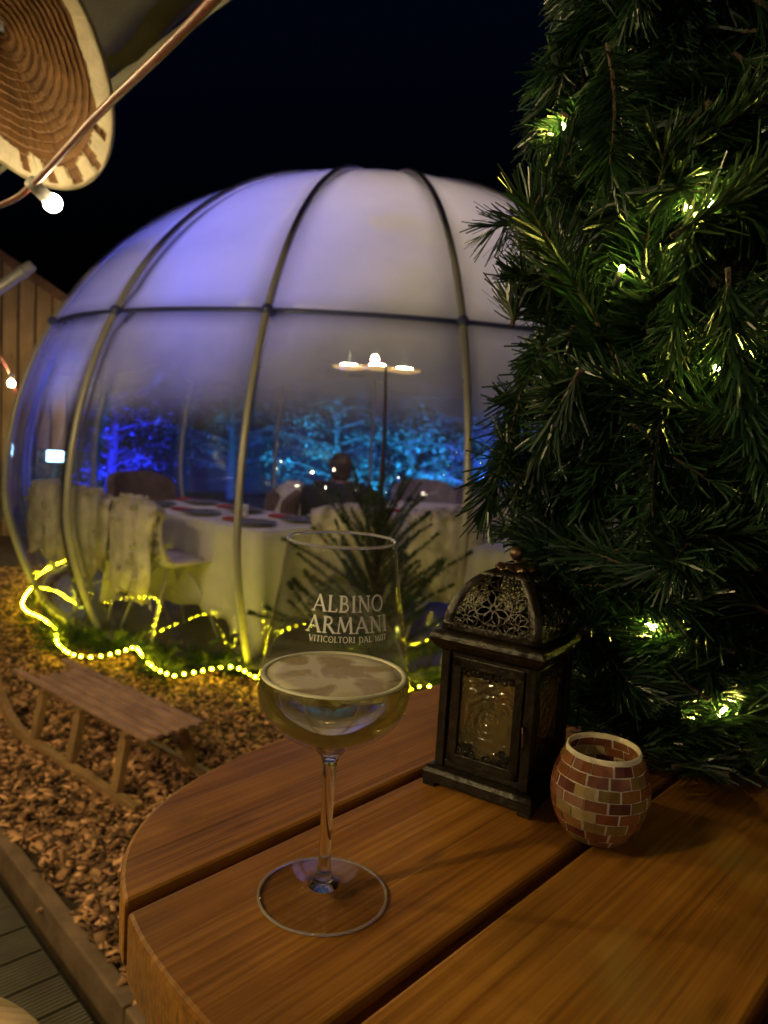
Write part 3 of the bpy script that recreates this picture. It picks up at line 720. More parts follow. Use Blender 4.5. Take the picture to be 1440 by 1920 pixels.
# things on the tables
plm = MB().lathe([(0, 0), (.07, 0), (.115, .012), (.13, .016), (.128, .018), (.075, .005), (0, .004)], 32).mesh('plate', M['plate'], True)
cupm = MB().lathe([(0, 0), (.03, 0), (.036, .01), (.04, .075), (.037, .075), (.033, .012), (0, .008)], 24).mesh('cup', M['cup'], True)
napm = MB().box((0, 0, .006), (.16, .09, .010)).box((.01, .004, .0145), (.13, .08, .006), Matrix.Rotation(.1, 3, 'Z')).mesh('napkin', M['red'])
def on_table(T, x, y): return Matrix.Translation(T.location) @ Matrix.Rotation(T.rotation_euler.z, 4, 'Z') @ Matrix.Translation((x, y, .7345))
def put(nm, me, T, x, y, label, cat, grp, rz=0):
    o = inst(nm, me, None, on_table(T, x, y) @ Matrix.Rotation(rz, 4, 'Z')); tag(o, label, cat, grp); return o
W1 = ['at the rib end, chair side', 'at the rib end, inner side', 'halfway along, on the chair side', 'halfway along, on the inner side', 'at the far end, on the chair side', 'at the far end, on the inner side']
W2 = ['left of the spruce leader', 'just right of the spruce leader', 'furthest right, by the taupe armchair']
W3 = ['nearest the front rib', 'in the middle, beside the white cup', 'furthest right, behind the garland']
TL = {0: (T1, 'left', [(-.55, -.18), (-.55, .2), (.0, -.18), (.0, .2), (.5, -.18), (.5, .2)], W1), 1: (T2, 'middle', [(-.4, .2), (.1, .2), (.45, .2)], W2), 2: (T3, 'right', [(-.3, -.1), (.05, .12), (.3, -.12)], W3)}
for k, (T, nm, spots, ww) in TL.items():
    for i, (x, y) in enumerate(spots):
        put('plate', plm, T, x, y, 'grey plate on the %s dome table, %s' % (nm, ww[i]), 'plate', 'plates on the %s dome table' % nm)
        if k < 2: put('napkin', napm, T, x+.19, y, 'red napkin on the %s dome table, %s' % (nm, ww[i]), 'napkin', 'red napkins on the %s dome table' % nm, .2)
put('cup', cupm, T1, -.2, .02, 'white cup near the far side of the left dome table', 'cup', 'white cups in the dome')
put('cup', cupm, T3, .12, -.18, 'white cup between plates on the right dome table', 'cup', 'white cups in the dome')
put('cup', cupm, T4, .3, .2, 'white cup on the furthest dome table', 'cup', 'white cups in the dome')

# ------------------------------------------------------------------ LED rope round the dome foot, with tinsel garland
rp = [(205, 1040), (165, 1053), (140, 1070), (100, 1066), (85, 1085), (70, 1105), (47, 1120), (42, 1135), (50, 1148), (72, 1158), (88, 1168), (103, 1180), (106, 1195), (107, 1208), (120, 1221), (137, 1230), (165, 1235), (200, 1231), (238, 1221), (255, 1217), (270, 1238), (290, 1256), (312, 1266), (328, 1270), (350, 1266), (382, 1260), (420, 1253), (447, 1256), (480, 1273), (520, 1290), (570, 1292), (640, 1280), (720, 1300), (800, 1290), (880, 1300), (960, 1315)]
def smooth_path(pts, per=6):
    o = []
    for i in range(len(pts)-1):
        p0 = pts[max(i-1, 0)]; p1 = pts[i]; p2 = pts[i+1]; p3 = pts[min(i+2, len(pts)-1)]
        for k in range(per):
            t = k/per
            o.append(.5*((2*p1)+(p2-p0)*t+(2*p0-5*p1+4*p2-p3)*t*t+(3*p1-p0-3*p2+p3)*t**3))
    o.append(pts[-1]); return o
def push(p):
    d = Vector((p.x-DC.x, p.y-DC.y, 0)); l = d.length
    if l < 2.60: d *= 2.60/l
    return Vector((DC.x+d.x, DC.y+d.y, p.z))
rpath = smooth_path([push(on_z(x, y, .055)) for x, y in rp])
rope = empty('led_rope', rpath[40]*1, label='string of yellow LED beads snaking over the chips round the dome foot', cat='rope light')
rope.location.z = 0
MB().tube(rpath, .006, 6).build('tube', M['wire'], rope, True, world=True)
bm_ = MB().sphere((0, 0, 0), .0055, 8, 6).mesh('bead', M['bead'], True)
acc = 0; nb = 0; last = rpath[0]
for i in range(1, len(rpath)):
    seg = rpath[i]-rpath[i-1]; d = seg.length; s0 = 0
    while acc+ (d-s0) >= .054:
        s0 += .054-acc; acc = 0
        p = rpath[i-1]+seg*(s0/d)+Vector((0, 0, .008))
        inst('bead', bm_, rope, Matrix.Translation(p-rope.location)); nb += 1
    acc += d-s0

# needle sprays
def spray(nm, L_, nn, nlen, nw, mat, rs, stem=.0015, splay=(35, 70), bend=.25, curve=.12, tip=True, flat=0):
    mb = MB(); pts = []
    cvx, cvz = rs.uniform(-curve, curve), rs.uniform(-curve, curve*.3)
    def sp(t): return Vector((cvx*L_*t*t, L_*t, cvz*L_*t*t))
    mb.tube([sp(i/5) for i in range(6)], [stem*(1-.6*i/5) for i in range(6)], 5, 1)
    for k in range(nn):
        t = rs.uniform(.04, 1.0) if (not tip or rs.random() > .1) else rs.uniform(.94, 1)
        p = sp(t); a = rs.uniform(0, 2*PI) if rs.random() > flat else rs.choice((0, PI))+rs.gauss(.25, .42); sa = R_(rs.uniform(*splay))*(1 if t < .94 else .6)
        rad = Vector((math.cos(a), 0, math.sin(a))); d = rad*math.sin(sa)+Vector((0, 1, 0))*math.cos(sa)
        l = nlen*rs.uniform(.7, 1.15); w = nw*rs.uniform(.8, 1.15)
        sd = d.cross(rad); sd = sd.normalized() if sd.length > 1e-4 else Vector((1, 0, 0))
        tw = rs.uniform(-.8, .8); sd = (sd*math.cos(tw)+d.cross(sd)*math.sin(tw)).normalized()*w/2
        bd = Vector((rs.uniform(-1, 1), rs.uniform(-.4, .8), rs.uniform(-1.2, .4)))*l*bend
        q1 = p+d*l*.55+bd*.25; q2 = p+d*l+bd
        mb.add([p-sd*.7, p+sd*.7, q1+sd, q1-sd, q2+sd*.75, q2-sd*.75], [(0, 1, 2, 3), (3, 2, 4, 5)])
    return mb.mesh(nm, [mat, M['bark']], False)
rs = random.Random(3)
tins = [spray('branch', .13, 120, .034, .0022, M['needle'], rs) for _ in range(4)]
gg = empty('ground_garland', push(on_z(300, 1250)), label='dark green tinsel garland lying under the LED rope', cat='garland'); gg.location.z = 0
def aim(d, roll=0):
    d = Vector(d).normalized(); q = d.to_track_quat('Y', 'Z'); return q.to_matrix().to_4x4() @ Matrix.Rotation(roll, 4, 'Y')
gpx = [(88, 1172), (96, 1182), (112, 1190), (122, 1200), (135, 1205), (150, 1208), (140, 1190), (165, 1212), (190, 1215), (215, 1213), (240, 1211), (252, 1216), (262, 1238), (278, 1255), (300, 1262), (318, 1262), (335, 1250), (352, 1240), (375, 1236), (398, 1232), (420, 1238), (440, 1244), (458, 1255), (128, 1222), (230, 1218), (395, 1245), (415, 1246), (60, 1140), (70, 1165), (560, 1275), (620, 1270), (700, 1285), (780, 1280), (850, 1285)]
for x, y in gpx:
    for q in range(4 if x > 118 else 2):
        p = push(on_z(x+rs.uniform(-8, 8), y+rs.uniform(-5, 5), .03))
        ang = rs.uniform(0, 2*PI)
        inst('branch', tins[rs.randrange(4)], gg, Matrix.Translation(p-gg.location) @ aim((math.cos(ang), math.sin(ang)*.5, rs.uniform(-.05, .6)), rs.uniform(0, 6)) @ Matrix.Scale(rs.uniform(1.0, 1.7), 4))

# ------------------------------------------------------------------ small spruce in front of the dome
spr = empty('spruce_tree', (-.02, 3.86, 0), label='small sparse spruce with a long bare leader in front of the dome', cat='tree')
SH = 1.70
MB().tube([(0, 0, 0), (.006, 0, .5), (-.004, .004, 1.0), (.0, 0, 1.3), (-.008, 0, 1.55), (-.014, 0, SH)], [.024, .02, .015, .010, .007, .005], 8).build('trunk', M['bark'], spr, True)
sp_me = [spray('branch', .42, 560, .019, .0028, M['spruce'], rs, stem=.0045, splay=(40, 75), bend=.12, curve=.18) for _ in range(5)]
sp_s = [spray('branch', .26, 360, .018, .0028, M['spruce'], rs, stem=.0035, splay=(40, 75), bend=.12, curve=.15) for _ in range(4)]
ga = 0
for k in range(118):
    z = .08+.86*(k/117)**1.1
    ga += 2.4+rs.uniform(-.3, .3)
    up = .25+1.5*(z/1.0)**1.5+rs.uniform(-.15, .35)
    sc_ = (1.50-.55*z/1.0)*rs.uniform(.7, 1.1)
    me = sp_me[rs.randrange(5)] if rs.random() < .65 else sp_s[rs.randrange(4)]
    off = rs.uniform(0, .10)*(1.2-z)
    inst('branch', me, spr, Matrix.Translation((math.cos(ga)*off, math.sin(ga)*off, z)) @ aim((math.cos(ga), math.sin(ga), up), rs.uniform(0, 6)) @ Matrix.Scale(sc_, 4))

# ------------------------------------------------------------------ sled
so = Vector((-.80, 2.60, 0)); sa = Vector((-.775, .632, 0)).normalized(); sw = Vector((.632, .775, 0)).normalized()
sled = empty('wooden_sled', so+sa*.5+sw*.14, label='slatted wooden sled standing on the wood chips', cat='sled')
def S(a, w, z): return so+sa*a+sw*w+Vector((0, 0, z))
SWD = .27; SZ = .245
for k in range(6):
    w = .005+SWD*(k+.5)/6
    ext = .16 if k in (0, 5) else 0
    MB().bar(S(0, w, SZ), S(.86+ext, w, SZ+(0)), .027, .016).build('slat', M['sledtop'], sled, world=True, bevel=.003)
for a in (.13, .45, .74):
    MB().bar(S(a, .0, SZ-.022), S(a, SWD, SZ-.022), .035, .026).build('crossbar', M['sled'], sled, world=True, bevel=.003)
    for side, w0, w1 in ((0, .015, -.03), (1, SWD-.015, SWD+.03)):
        MB().bar(S(a, w0, SZ-.03), S(a-.02, w1, .035), .03, .042, up=sa).build('leg', M['sled'], sled, world=True, bevel=.004)
for w in (-.035, SWD+.035):
    pts = [S(-.04, w, .016), S(.2, w, .016), S(.6, w, .018), S(.82, w, .035), S(.95, w, .09), S(1.04, w, .17), S(1.06, w, .225)]
    pts = smooth_path(pts, 4); mb = MB()
    P = []
    for i, p in enumerate(pts):
        t = (pts[min(i+1, len(pts)-1)]-pts[max(i-1, 0)]).normalized(); nn = sw.cross(t).normalized()
        if nn.z < 0: nn = -nn
        P.append([p-sw*.016-nn*.022, p+sw*.016-nn*.022, p+sw*.016+nn*.022, p-sw*.016+nn*.022])
    mb.grid(P, closed_u=True); k = len(P)-1; mb.add(P[0], [(0, 1, 2, 3)]); mb.add(P[-1], [(3, 2, 1, 0)])
    mb.build('runner', M['sled'], sled, world=True, bevel=.004)

# ------------------------------------------------------------------ table in the foreground
TZ = 1.112
tu = Vector((.67, .745, 0)).normalized(); tnn = Vector((.745, -.67, 0)).normalized()
BC, HB, HA, NE = -.1434, .3737, .4567, 4.12; AC = .2021+HA; HA2 = .12
def wab(a, b, z=0): return tu*a+tnn*b+Vector((0, 0, z))
tc_ = wab(AC, BC, 0)
tab = empty('plank_table', (tc_.x, tc_.y, -.1), math.atan2(tu.y, tu.x), label='stained plank table with rounded end, holding the wine glass', cat='table')
def ext(b):
    t = min(1, abs(b-BC)/HB); return (1-t**NE)**(1/NE)
gaps = [(-.527, -.3875), (-.3785, -.2375), (-.2285, -.0930), (-.084, .052), (.061, .197)]
for (b0, b1) in gaps:
    bs = [b0+(b1-b0)*i/22 for i in range(23)]
    if b0 < BC-HB+.001: b0 = BC-HB+.0005; bs = [b0+(b1-b0)*(i/22)**1.8 for i in range(23)]
    ring_ = [(HA2*ext(b), -(b-BC)) for b in bs]+[(-HA*ext(b), -(b-BC)) for b in reversed(bs)]
    n = len(ring_); mb = MB()
    z1 = TZ+.1; z0 = z1-.042
    mb.add([(x, y, z1) for x, y in ring_]+[(x, y, z0) for x, y in ring_], [tuple(reversed(range(n))), tuple(range(n, 2*n))]+[(i, (i+1) % n, n+(i+1) % n, n+i) for i in range(n)])
    mb.build('plank', M['table'], tab, bevel=.003)
for a in (-.30, .03):
    MB().box((a, 0, TZ+.1-.042-.022), (.07, .6, .042)).build('batten', M['tabledark'], tab, bevel=.003)
for sx in (-1, 1):
    for sy in (-1, 1):
        MB().box((-.135+sx*.165, sy*.2, (TZ-.0)/2+.0), (.07, .07, TZ+.012)).build('leg', M['tabledark'], tab, bevel=.004)

# ------------------------------------------------------------------ wine glass
GX, GY = -.0235, .4445
wg = empty('wine_glass', (GX, GY, TZ), label='stemmed glass of white wine with white lettering on the bowl', cat='wine glass')
outer = [(.0318, .2210), (.0333, .2100), (.0352, .1960), (.0378, .1800), (.0406, .1640), (.0430, .1500), (.0446, .1400), (.0452, .1330), (.0446, .1265), (.0424, .1195), (.0385, .1135), (.0325, .1080), (.0250, .1030), (.0175, .0988), (.0112, .0950), (.0074, .0915), (.0052, .0875), (.0042, .0820), (.0038, .0700), (.0036, .0500), (.0036, .0330), (.0039, .0220), (.0047, .0155), (.0064, .0108), (.0098, .0073), (.0160, .0050), (.0240, .0036), (.0320, .0026), (.0375, .0020), (.0390, .0014), (.0392, .0009), (.0386, .0003), (.030, .0003), (0, .0003)]
# spline refine
def refine(pr_, per=4):
    P = [Vector((a, b, 0)) for a, b in pr_]; return [(max(0, p.x), p.y) for p in smooth_path(P, per)]
inner = [(.0308, .2205), (.0323, .2100), (.0342, .1960), (.0368, .1800), (.0396, .1640), (.0420, .1500), (.0436, .1400), (.0442, .1330), (.0436, .1268), (.0413, .1202), (.0373, .1145), (.0312, .1093), (.0236, .1046), (.0160, .1008), (.0090, .0982), (.0040, .0971), (0, .0968)]
io = refine(inner, 4); oo = refine(outer, 4)
up_ = [q for q in oo if q[1] > .0072]; lo_ = [q for q in oo if q[1] <= .0072]
bowl = [q for q in up_ if q[1] > .0935]; stem_ = [q for q in up_ if q[1] <= .0935]
full = list(reversed(io))+[(.0310, .2209), (.0314, .2210)]+bowl+[(0, bowl[-1][1])]
MB().lathe([(0, stem_[0][1]+.0012), (stem_[0][0]-.0008, stem_[0][1]+.0008)]+stem_+[(0, stem_[-1][1])], 64).build('stem', M['glass'], wg, True, recalc=True)
MB().lathe([(.0313+.0009*math.cos(2*PI*k/10), .2212+.0009*math.sin(2*PI*k/10)) for k in range(10)], 96, closed=True).build('rim', M['rimglass'], wg, True, recalc=True)
g_o = MB().lathe(full, 96).build('bowl', M['bowlglass'], wg, True, recalc=True)
MB().lathe([(0, .0071), (lo_[0][0], .0071)]+lo_[:-1]+[(0, .0003)], 96).build('foot', M['footglass'], wg, True, recalc=True)
MB().lathe([(.0392+.0008*math.cos(2*PI*k/10), .0010+.0008*math.sin(2*PI*k/10)) for k in range(10)], 96, closed=True).build('foot_rim', M['rimglass'], wg, True, recalc=True)
lv = .1405
wp = [(r+.0003, z-.0001) for r, z in io if z < lv]
r_l = wp[0][0]
wine = list(reversed(wp)); wine[0] = (0, wine[0][1])
wine += [(r_l-.0002, lv), (r_l-.0015, lv-.0006), (r_l-.004, lv-.0009), (0, lv-.0010)]
MB().lathe(wine, 96).build('wine', M['wine'], wg, True, recalc=True)
mb = MB()
tor = []
for k in range(8):
    a = 2*PI*k/8; tor.append((r_l-.0019+.0019*math.cos(a), lv-.0002+.0009*math.sin(a)))
mb.lathe(tor, 96, closed=True).build('meniscus_glint', M['meniscus_light'], wg, True)  # cream ring imitating the bright meniscus

fo = MB().lathe([(0, lv-.00015), (r_l*.4, lv-.0001), (r_l*.7, lv-.0001), (r_l-.0030, lv-.0001), (r_l-.0030, lv-.0007), (r_l*.6, lv-.0007), (0, lv-.0007)], 64).build('painted_reflection', M['wine_reflection'], wg, True, recalc=True)  # thin disc carrying the painted surface reflection
# lettering wrapped round the bowl
def arc(cx, cy, rx, ry, a0, a1, n=12): return [(cx+rx*math.cos(R_(a0+(a1-a0)*i/n)), cy+ry*math.sin(R_(a0+(a1-a0)*i/n))) for i in range(n+1)]
TH, TN = .115, .055
def ser(x, y, w=.13): return ([(x-w, y), (x+w, y)], .05)
GL = {
 'A': (.86, [([(.08, 0), (.42, 1)], TN), ([(.40, 1.02), (.78, 0)], TH), ([(.2, .34), (.66, .34)], TN), ser(.08, .02), ser(.78, .02)]),
 'L': (.62, [([(.16, 0), (.16, 1)], TH), ([(.16, .03), (.56, .03), (.58, .2)], TN), ser(.16, .98), ser(.16, .02)]),
 'B': (.68, [([(.16, 0), (.16, 1)], TH), ([(.16, .97), (.3, .97)]+arc(.3, .75, .2, .22, 90, -90)+[(.16, .53)], .075), ([(.16, .53), (.32, .53)]+arc(.32, .28, .26, .25, 90, -90)+[(.16, .03)], .085), ser(.1, .98, .08), ser(.1, .02, .08)]),
 'I': (.36, [([(.18, 0), (.18, 1)], TH), ser(.18, .98), ser(.18, .02)]),
 'N': (.86, [([(.16, 0), (.16, 1)], TN), ([(.14, 1), (.72, 0)], TH), ([(.72, 0), (.72, 1)], TN), ser(.12, .98, .1), ser(.16, .02), ser(.72, .98)]),
 'O': (.92, [(arc(.46, .5, .38, .48, 0, 360, 28), .09)]),
 'R': (.74, [([(.16, 0), (.16, 1)], TH), ([(.16, .97), (.32, .97)]+arc(.32, .74, .22, .23, 90, -90)+[(.16, .51)], .08), ([(.34, .5), (.7, .0)], TH), ser(.16, .98), ser(.16, .02), ser(.74, .02, .07)]),
 'M': (1.04, [([(.14, 0), (.22, 1)], TN), ([(.22, 1), (.52, .1)], TH), ([(.52, .1), (.82, 1)], TN), ([(.82, 1), (.9, 0)], TH), ser(.14, .02), ser(.9, .02)]),
 'V': (.84, [([(.06, 1), (.42, 0)], TH), ([(.42, 0), (.78, 1)], TN), ser(.06, .98), ser(.78, .98)]),
 'T': (.7, [([(.35, 0), (.35, 1)], TH), ([(.03, .82), (.04, .97), (.66, .97), (.67, .82)], TN), ser(.35, .02)]),
 'C': (.8, [(arc(.48, .5, .4, .48, 48, 312, 22), .09)]),
 'U': (.82, [([(.16, 1), (.16, .35)]+arc(.41, .33, .25, .31, 180, 360)+[(.66, 1)], .09), ser(.16, .98), ser(.66, .98)]),
 'D': (.84, [([(.16, 0), (.16, 1)], TH), ([(.16, .97), (.34, .97)]+arc(.34, .5, .4, .47, 90, -90)+[(.16, .03)], .08), ser(.1, .98, .08), ser(.1, .02, .08)]),
 '1': (.4, [([(.06, .8), (.2, .98), (.2, 0)], TH), ser(.2, .02)]),
 '6': (.6, [(arc(.3, .3, .22, .29, 0, 360, 20), .085), ([(.09, .34), (.16, .7), (.42, 1)], .085)]),
 '0': (.62, [(arc(.31, .5, .24, .48, 0, 360, 24), .085)]),
 '7': (.56, [([(.06, .85), (.07, .97), (.52, .97), (.2, 0)], .085)]),
 ' ': (.5, [])}
def bowl_r(z):
    for (r1, z1), (r2, z2) in zip(oo, oo[1:]):
        if z2 <= z <= z1: return r2+(r1-r2)*(z-z2)/(z1-z2+1e-9)
    return .04
def write(mb, text, zb, hgt, ang0, sx=1.0, track=.04):
    tot = sum(GL[c][0]+track for c in text)*hgt*sx
    rm = bowl_r(zb+hgt/2); cur = -tot/2
    def Pm(x, y):
        z = zb+y; a = ang0+(x/rm); r = bowl_r(z)+.00012
        return Vector((r*math.cos(a), r*math.sin(a), z))
    for c in text:
        adv, strokes = GL[c]
        for pts, w in strokes:
            q = []
            for i in range(len(pts)-1):
                n_ = 4 if len(pts) < 6 else 1
                for k in range(n_): q.append(tuple(pts[i][d]+(pts[i+1][d]-pts[i][d])*k/n_ for d in (0, 1)))
            q.append(pts[-1]); A = []; B = []
            for i, p in enumerate(q):
                a_, b_ = q[max(i-1, 0)], q[min(i+1, len(q)-1)]
                dx, dy = b_[0]-a_[0], b_[1]-a_[1]; l = math.hypot(dx, dy) or 1
                nx, ny = -dy/l*w*.62, dx/l*w*.62
                A.append(Pm(cur+(p[0]+nx)*hgt*sx, (p[1]+ny)*hgt)); B.append(Pm(cur+(p[0]-nx)*hgt*sx, (p[1]-ny)*hgt))
            mb.grid([A, B])
        cur += (adv+track)*hgt*sx
mb = MB(); A0 = R_(-90)+R_(12)
write(mb, 'ALBINO', .1868, .0088, A0+.03, 1.0, .07)
write(mb, 'ARMANI', .1755, .0088, A0+.03, 1.06, .07)
write(mb, 'VITICOLTORI DAL 1607', .1706, .0032, A0+.03, 1.0, .07)
mb.build('lettering', M['letter'], wg, solid=.00012, offset=1)

# ------------------------------------------------------------------ lantern
lp = Vector((.1095, .6165, TZ))
LH = .0
lan = empty('metal_lantern', lp, R_(-32.7), label='dark bronze metal lantern with pierced domed roof and patterned glass', cat='lantern')
def sq_ring(mb, prof_, seg=1, mi=0):
    P = []
    for (h, z) in prof_: P.append([(-h, -h, z), (h, -h, z), (h, h, z), (-h, h, z)])
    mb.grid(P, mi, closed_u=True); return mb
# base with cut feet
mb = MB(); sq_ring(mb, [(0.0005, .0165), (.039, .0165), (.0455, .0155), (.0475, .012), (.0475, .004), (.0455, .004), (.0455, .010), (.0005, .010)])
for sx in (-1, 1):
    for sy in (-1, 1): mb.box((sx*.0415, sy*.0415, .0025), (.011, .011, .0049))
mb.build('base', M['bronze'], lan, bevel=.0008)
# corner posts and body frames
for k in range(4):
    rm = Matrix.Rotation(k*PI/2, 4, 'Z')
    o = MB().box((-.0368, -.0368, .0655), (.0075, .0075, .098)).build('corner_post', M['bronze'], lan, bevel=.0008); o.matrix_local = rm
    mb = MB()
    for x in (-1, 1): mb.box((x*.0268, -.0372, .0655), (.0075, .0035, .088))
    mb.box((0, -.0372, .1055), (.0611, .0035, .008)); mb.box((0, -.0372, .0255), (.0611, .0035, .008))
    mb.box((0, -.0362, .1115), (.0659, .004, .006)); mb.box((0, -.0362, .0195), (.0659, .004, .006))
    for x in (-1, 1): mb.box((x*.0318, -.0355, .0655), (.0026, .003, .086))
    o = mb.build('window_frame', M['bronze'], lan, bevel=.0006); o.matrix_local = rm
    o = MB().box((0, -.0352, .0655), (.0465, .0016, .0725)).build('pane', M['pane'], lan); o.matrix_local = rm
    # leaf filigree along the pane edges
    mb = MB(); q = random.Random(20+k)
    def curl(cx_, cz_, r_, a0, a1, th_=.0011):
        pts = [(cx_+r_*(1-.5*i/10)*math.cos(a0+(a1-a0)*i/10), -.0368, cz_+r_*(1-.5*i/10)*math.sin(a0+(a1-a0)*i/10)) for i in range(11)]
        mb.tube(pts, th_, 4)
    for j in range(54):
        s_ = q.random()
        if j < 36: x = q.choice((-1, 1))*q.uniform(.012, .0225); z = q.choice((.032, .098))+q.uniform(-.004, .010)*(1 if j % 2 else .7)
        else: x = q.uniform(-.021, .021); z = q.choice((.031, .099))+q.uniform(-.001, .002)
        z = min(.1005, max(.0305, z))
        a0 = q.uniform(0, 6); curl(x, z, q.uniform(.0025, .0045), a0, a0+q.choice((-1, 1))*q.uniform(3.5, 5.5))
        if q.random() < .6: mb.sphere((x, -.0368, z), q.uniform(.0013, .0022), 6, 4, sc=(1, .4, 1))
    o = mb.build('filigree', M['bronze'], lan); o.matrix_local = rm; o['kind'] = 'stuff'
# door latch on the front
MB().tube([(.0335, -.0405, .05), (.035, -.0425, .054), (.0345, -.043, .062), (.0335, -.042, .068)], .0011, 6).build('latch', M['bronze2'], lan, True)
# eave moulding
mb = MB(); sq_ring(mb, [(.036, .1125), (.0415, .1135), (.0455, .1165), (.0482, .1205), (.0492, .1240), (.0482, .1275), (.0462, .1290), (.0435, .1298), (.030, .1300), (.030, .1125)])
mb.build('eave', M['bronze'], lan, bevel=.0015)
# roof: four curved pierced faces
RZ0, RZ1 = .1298, .1800
def rw(h):  # half width at height fraction
    return .0412*math.sqrt(max(0, 1-(h*.955)**2.05))
def roofP(x, h, off=0.0): # x real, h in 0..1
    w = rw(h); hh = min(1, max(0, h))
    n_y = -w-off*(1-hh*.6); return Vector((x, n_y, RZ0+(RZ1-RZ0)*hh+off*hh))
def ribbon(mb, pts, w, t=.0007):
    # pts (x metres, h fraction); ribbon of width w metres on the roof face
    A = []; B = []; A2 = []; B2 = []
    hs = (RZ1-RZ0)*1.15
    for i, p in enumerate(pts):
        a_, b_ = pts[max(i-1, 0)], pts[min(i+1, len(pts)-1)]
        dx, dy = b_[0]-a_[0], (b_[1]-a_[1])*hs; l = math.hypot(dx, dy) or 1
        nx, ny = -dy/l*w/2, dx/l*w/2/hs
        A.append(roofP(p[0]+nx, p[1]+ny, t)); B.append(roofP(p[0]-nx, p[1]-ny, t)); A2.append(roofP(p[0]+nx, p[1]+ny, 0)); B2.append(roofP(p[0]-nx, p[1]-ny, 0))
    P = [[A[i], B[i], B2[i], A2[i]] for i in range(len(pts))]
    mb.grid(P, closed_u=True)
for k in range(4):
    rm = Matrix.Rotation(k*PI/2, 4, 'Z'); mb = MB()
    # solid borders along the hips and the foot
    NH = 20
    for sx in (-1, 1):
        P = []
        for i in range(NH+1):
            h = i/NH; w = rw(h); inn = max(0, w-.0095+.002*h)
            P.append([roofP(sx*w, h), roofP(sx*inn, h)])
        mb.grid(P)
    P = [[roofP(rw(h)*u/6, h) for u in range(-6, 7)] for h in (0, .05, .10, .15)]; mb.grid(P)
    P = [[roofP(rw(h)*u/4, h) for u in range(-4, 5)] for h in (.90, .95, 1)]; mb.grid(P)
    o = mb.build('roof_panel', M['bronze'], lan, True, solid=.0009, offset=0); o.matrix_local = rm
    mb = MB(); hs = (RZ1-RZ0)*1.15
    def clipped(pts, w):
        cur_ = []
        for x, h in pts:
            if .1 < h < .93 and abs(x) < max(.001, rw(h)-.0085): cur_.append((x, h))
            else:
                if len(cur_) > 1: ribbon(mb, cur_, w)
                cur_ = []
        if len(cur_) > 1: ribbon(mb, cur_, w)
    def flower(cx_, ch_, r_, n_, a0=0, w=.0010):
        clipped([(cx_+r_*.16*math.cos(t_*PI/8), ch_+r_*.16*math.sin(t_*PI/8)/hs) for t_ in range(17)], w)
        for j in range(n_):
            a = a0+2*PI*j/n_
            for sgn in (-1, 1):
                pts = []
                for t_ in range(13):
                    f = t_/12; rad = r_*(.16+.84*f); lat = sgn*r_*.20*math.sin(PI*f)**.8
                    pts.append((cx_+rad*math.cos(a)-lat*math.sin(a), ch_+(rad*math.sin(a)+lat*math.cos(a))/hs))
                clipped(pts, w)
        clipped([(cx_+r_*math.cos(t_*PI/20), ch_+r_*math.sin(t_*PI/20)/hs) for t_ in range(41)], w)
    flower(0, .46, .0150, 8, PI/8)
    flower(-.0215, .26, .0105, 8); flower(.0215, .26, .0105, 8); flower(0, .98, .014, 8); flower(0, .02, .012, 8)
    flower(-.0165, .62, .009, 8); flower(.0165, .62, .009, 8)
    flower(-.03, .1, .007, 6); flower(.03, .1, .007, 6)
    o = mb.build('fretwork', M['bronze'], lan); o.matrix_local = rm
# scalloped cap, knob, ring handle
P = []
for r_, z in ((0.0001, .1828), (.008, .1826), (.013, .1818), (.0165, .1805)):
    P.append([((r_*(1+.10*math.cos(8*2*PI*j/48)*(r_ > .01)))*math.cos(2*PI*j/48), (r_*(1+.10*math.cos(8*2*PI*j/48)*(r_ > .01)))*math.sin(2*PI*j/48), z+.0014*math.cos(8*2*PI*j/48)*(r_ > .012)) for j in range(48)])
MB().grid(P, closed_u=True).build('scalloped_cap', M['bronze2'], lan, True, solid=.001)
MB().tube([(0, 0, .182), (0, 0, .189)], .0022, 8).sphere((0, 0, .1925), .0058, 16, 12).build('knob', M['bronze2'], lan, True)
MB().tube([(.011*math.cos(2*PI*k/28)+.003, .010*math.sin(2*PI*k/28), .1862+.0025*math.cos(2*PI*k/28)) for k in range(29)], .0011, 6).build('ring_handle', M['bronze'], lan, True)
cd = empty('pillar_candle', lp+Vector((0, 0, .0168)), label='cream candle standing inside the dark lantern', cat='candle')
MB().lathe([(0, 0), (.019, 0), (.0195, .003), (.0195, .036), (.017, .038), (0, .035)], 32).build('wax', M['candle'], cd, True)
MB().tube([(0, 0, .035), (.001, 0, .043)], .0008, 5).build('wick', M['black'], cd)

# ------------------------------------------------------------------ mosaic tealight holder
vp = Vector((.1705, .5400, TZ))
vo_ = empty('mosaic_holder', vp, .25, label='round mosaic tealight holder of brown and amber tiles with pale grout', cat='candle holder')
VH = .0665
vprof = [(.0205, 0), (.0235, .0022), (.0290, .0100), (.0330, .0200), (.0348, .0310), (.0343, .0410), (.0318, .0510), (.0285, .0585), (.0268, .0630)]
vr = [(p.x, p.y) for p in smooth_path([Vector((a, b, 0)) for a, b in vprof], 5)]
def vrad(z):
    for (r1, z1), (r2, z2) in zip(vr, vr[1:]):
        if z1 <= z <= z2: return r1+(r2-r1)*(z-z1)/(z2-z1+1e-9)
    return vr[-1][0]
gp = [(0, .0005), (.0205, .0)]+vr[1:]+[(.0266, .0652), (.0260, VH), (.0250, VH-.0004), (.0252, .0640)]+[(max(.001, r-.0022), z+(.0015 if z < .004 else 0)) for r, z in reversed(vr)]+[(0, .0022)]
MB().lathe(gp, 72).build('grout', M['grout'], vo_, True)
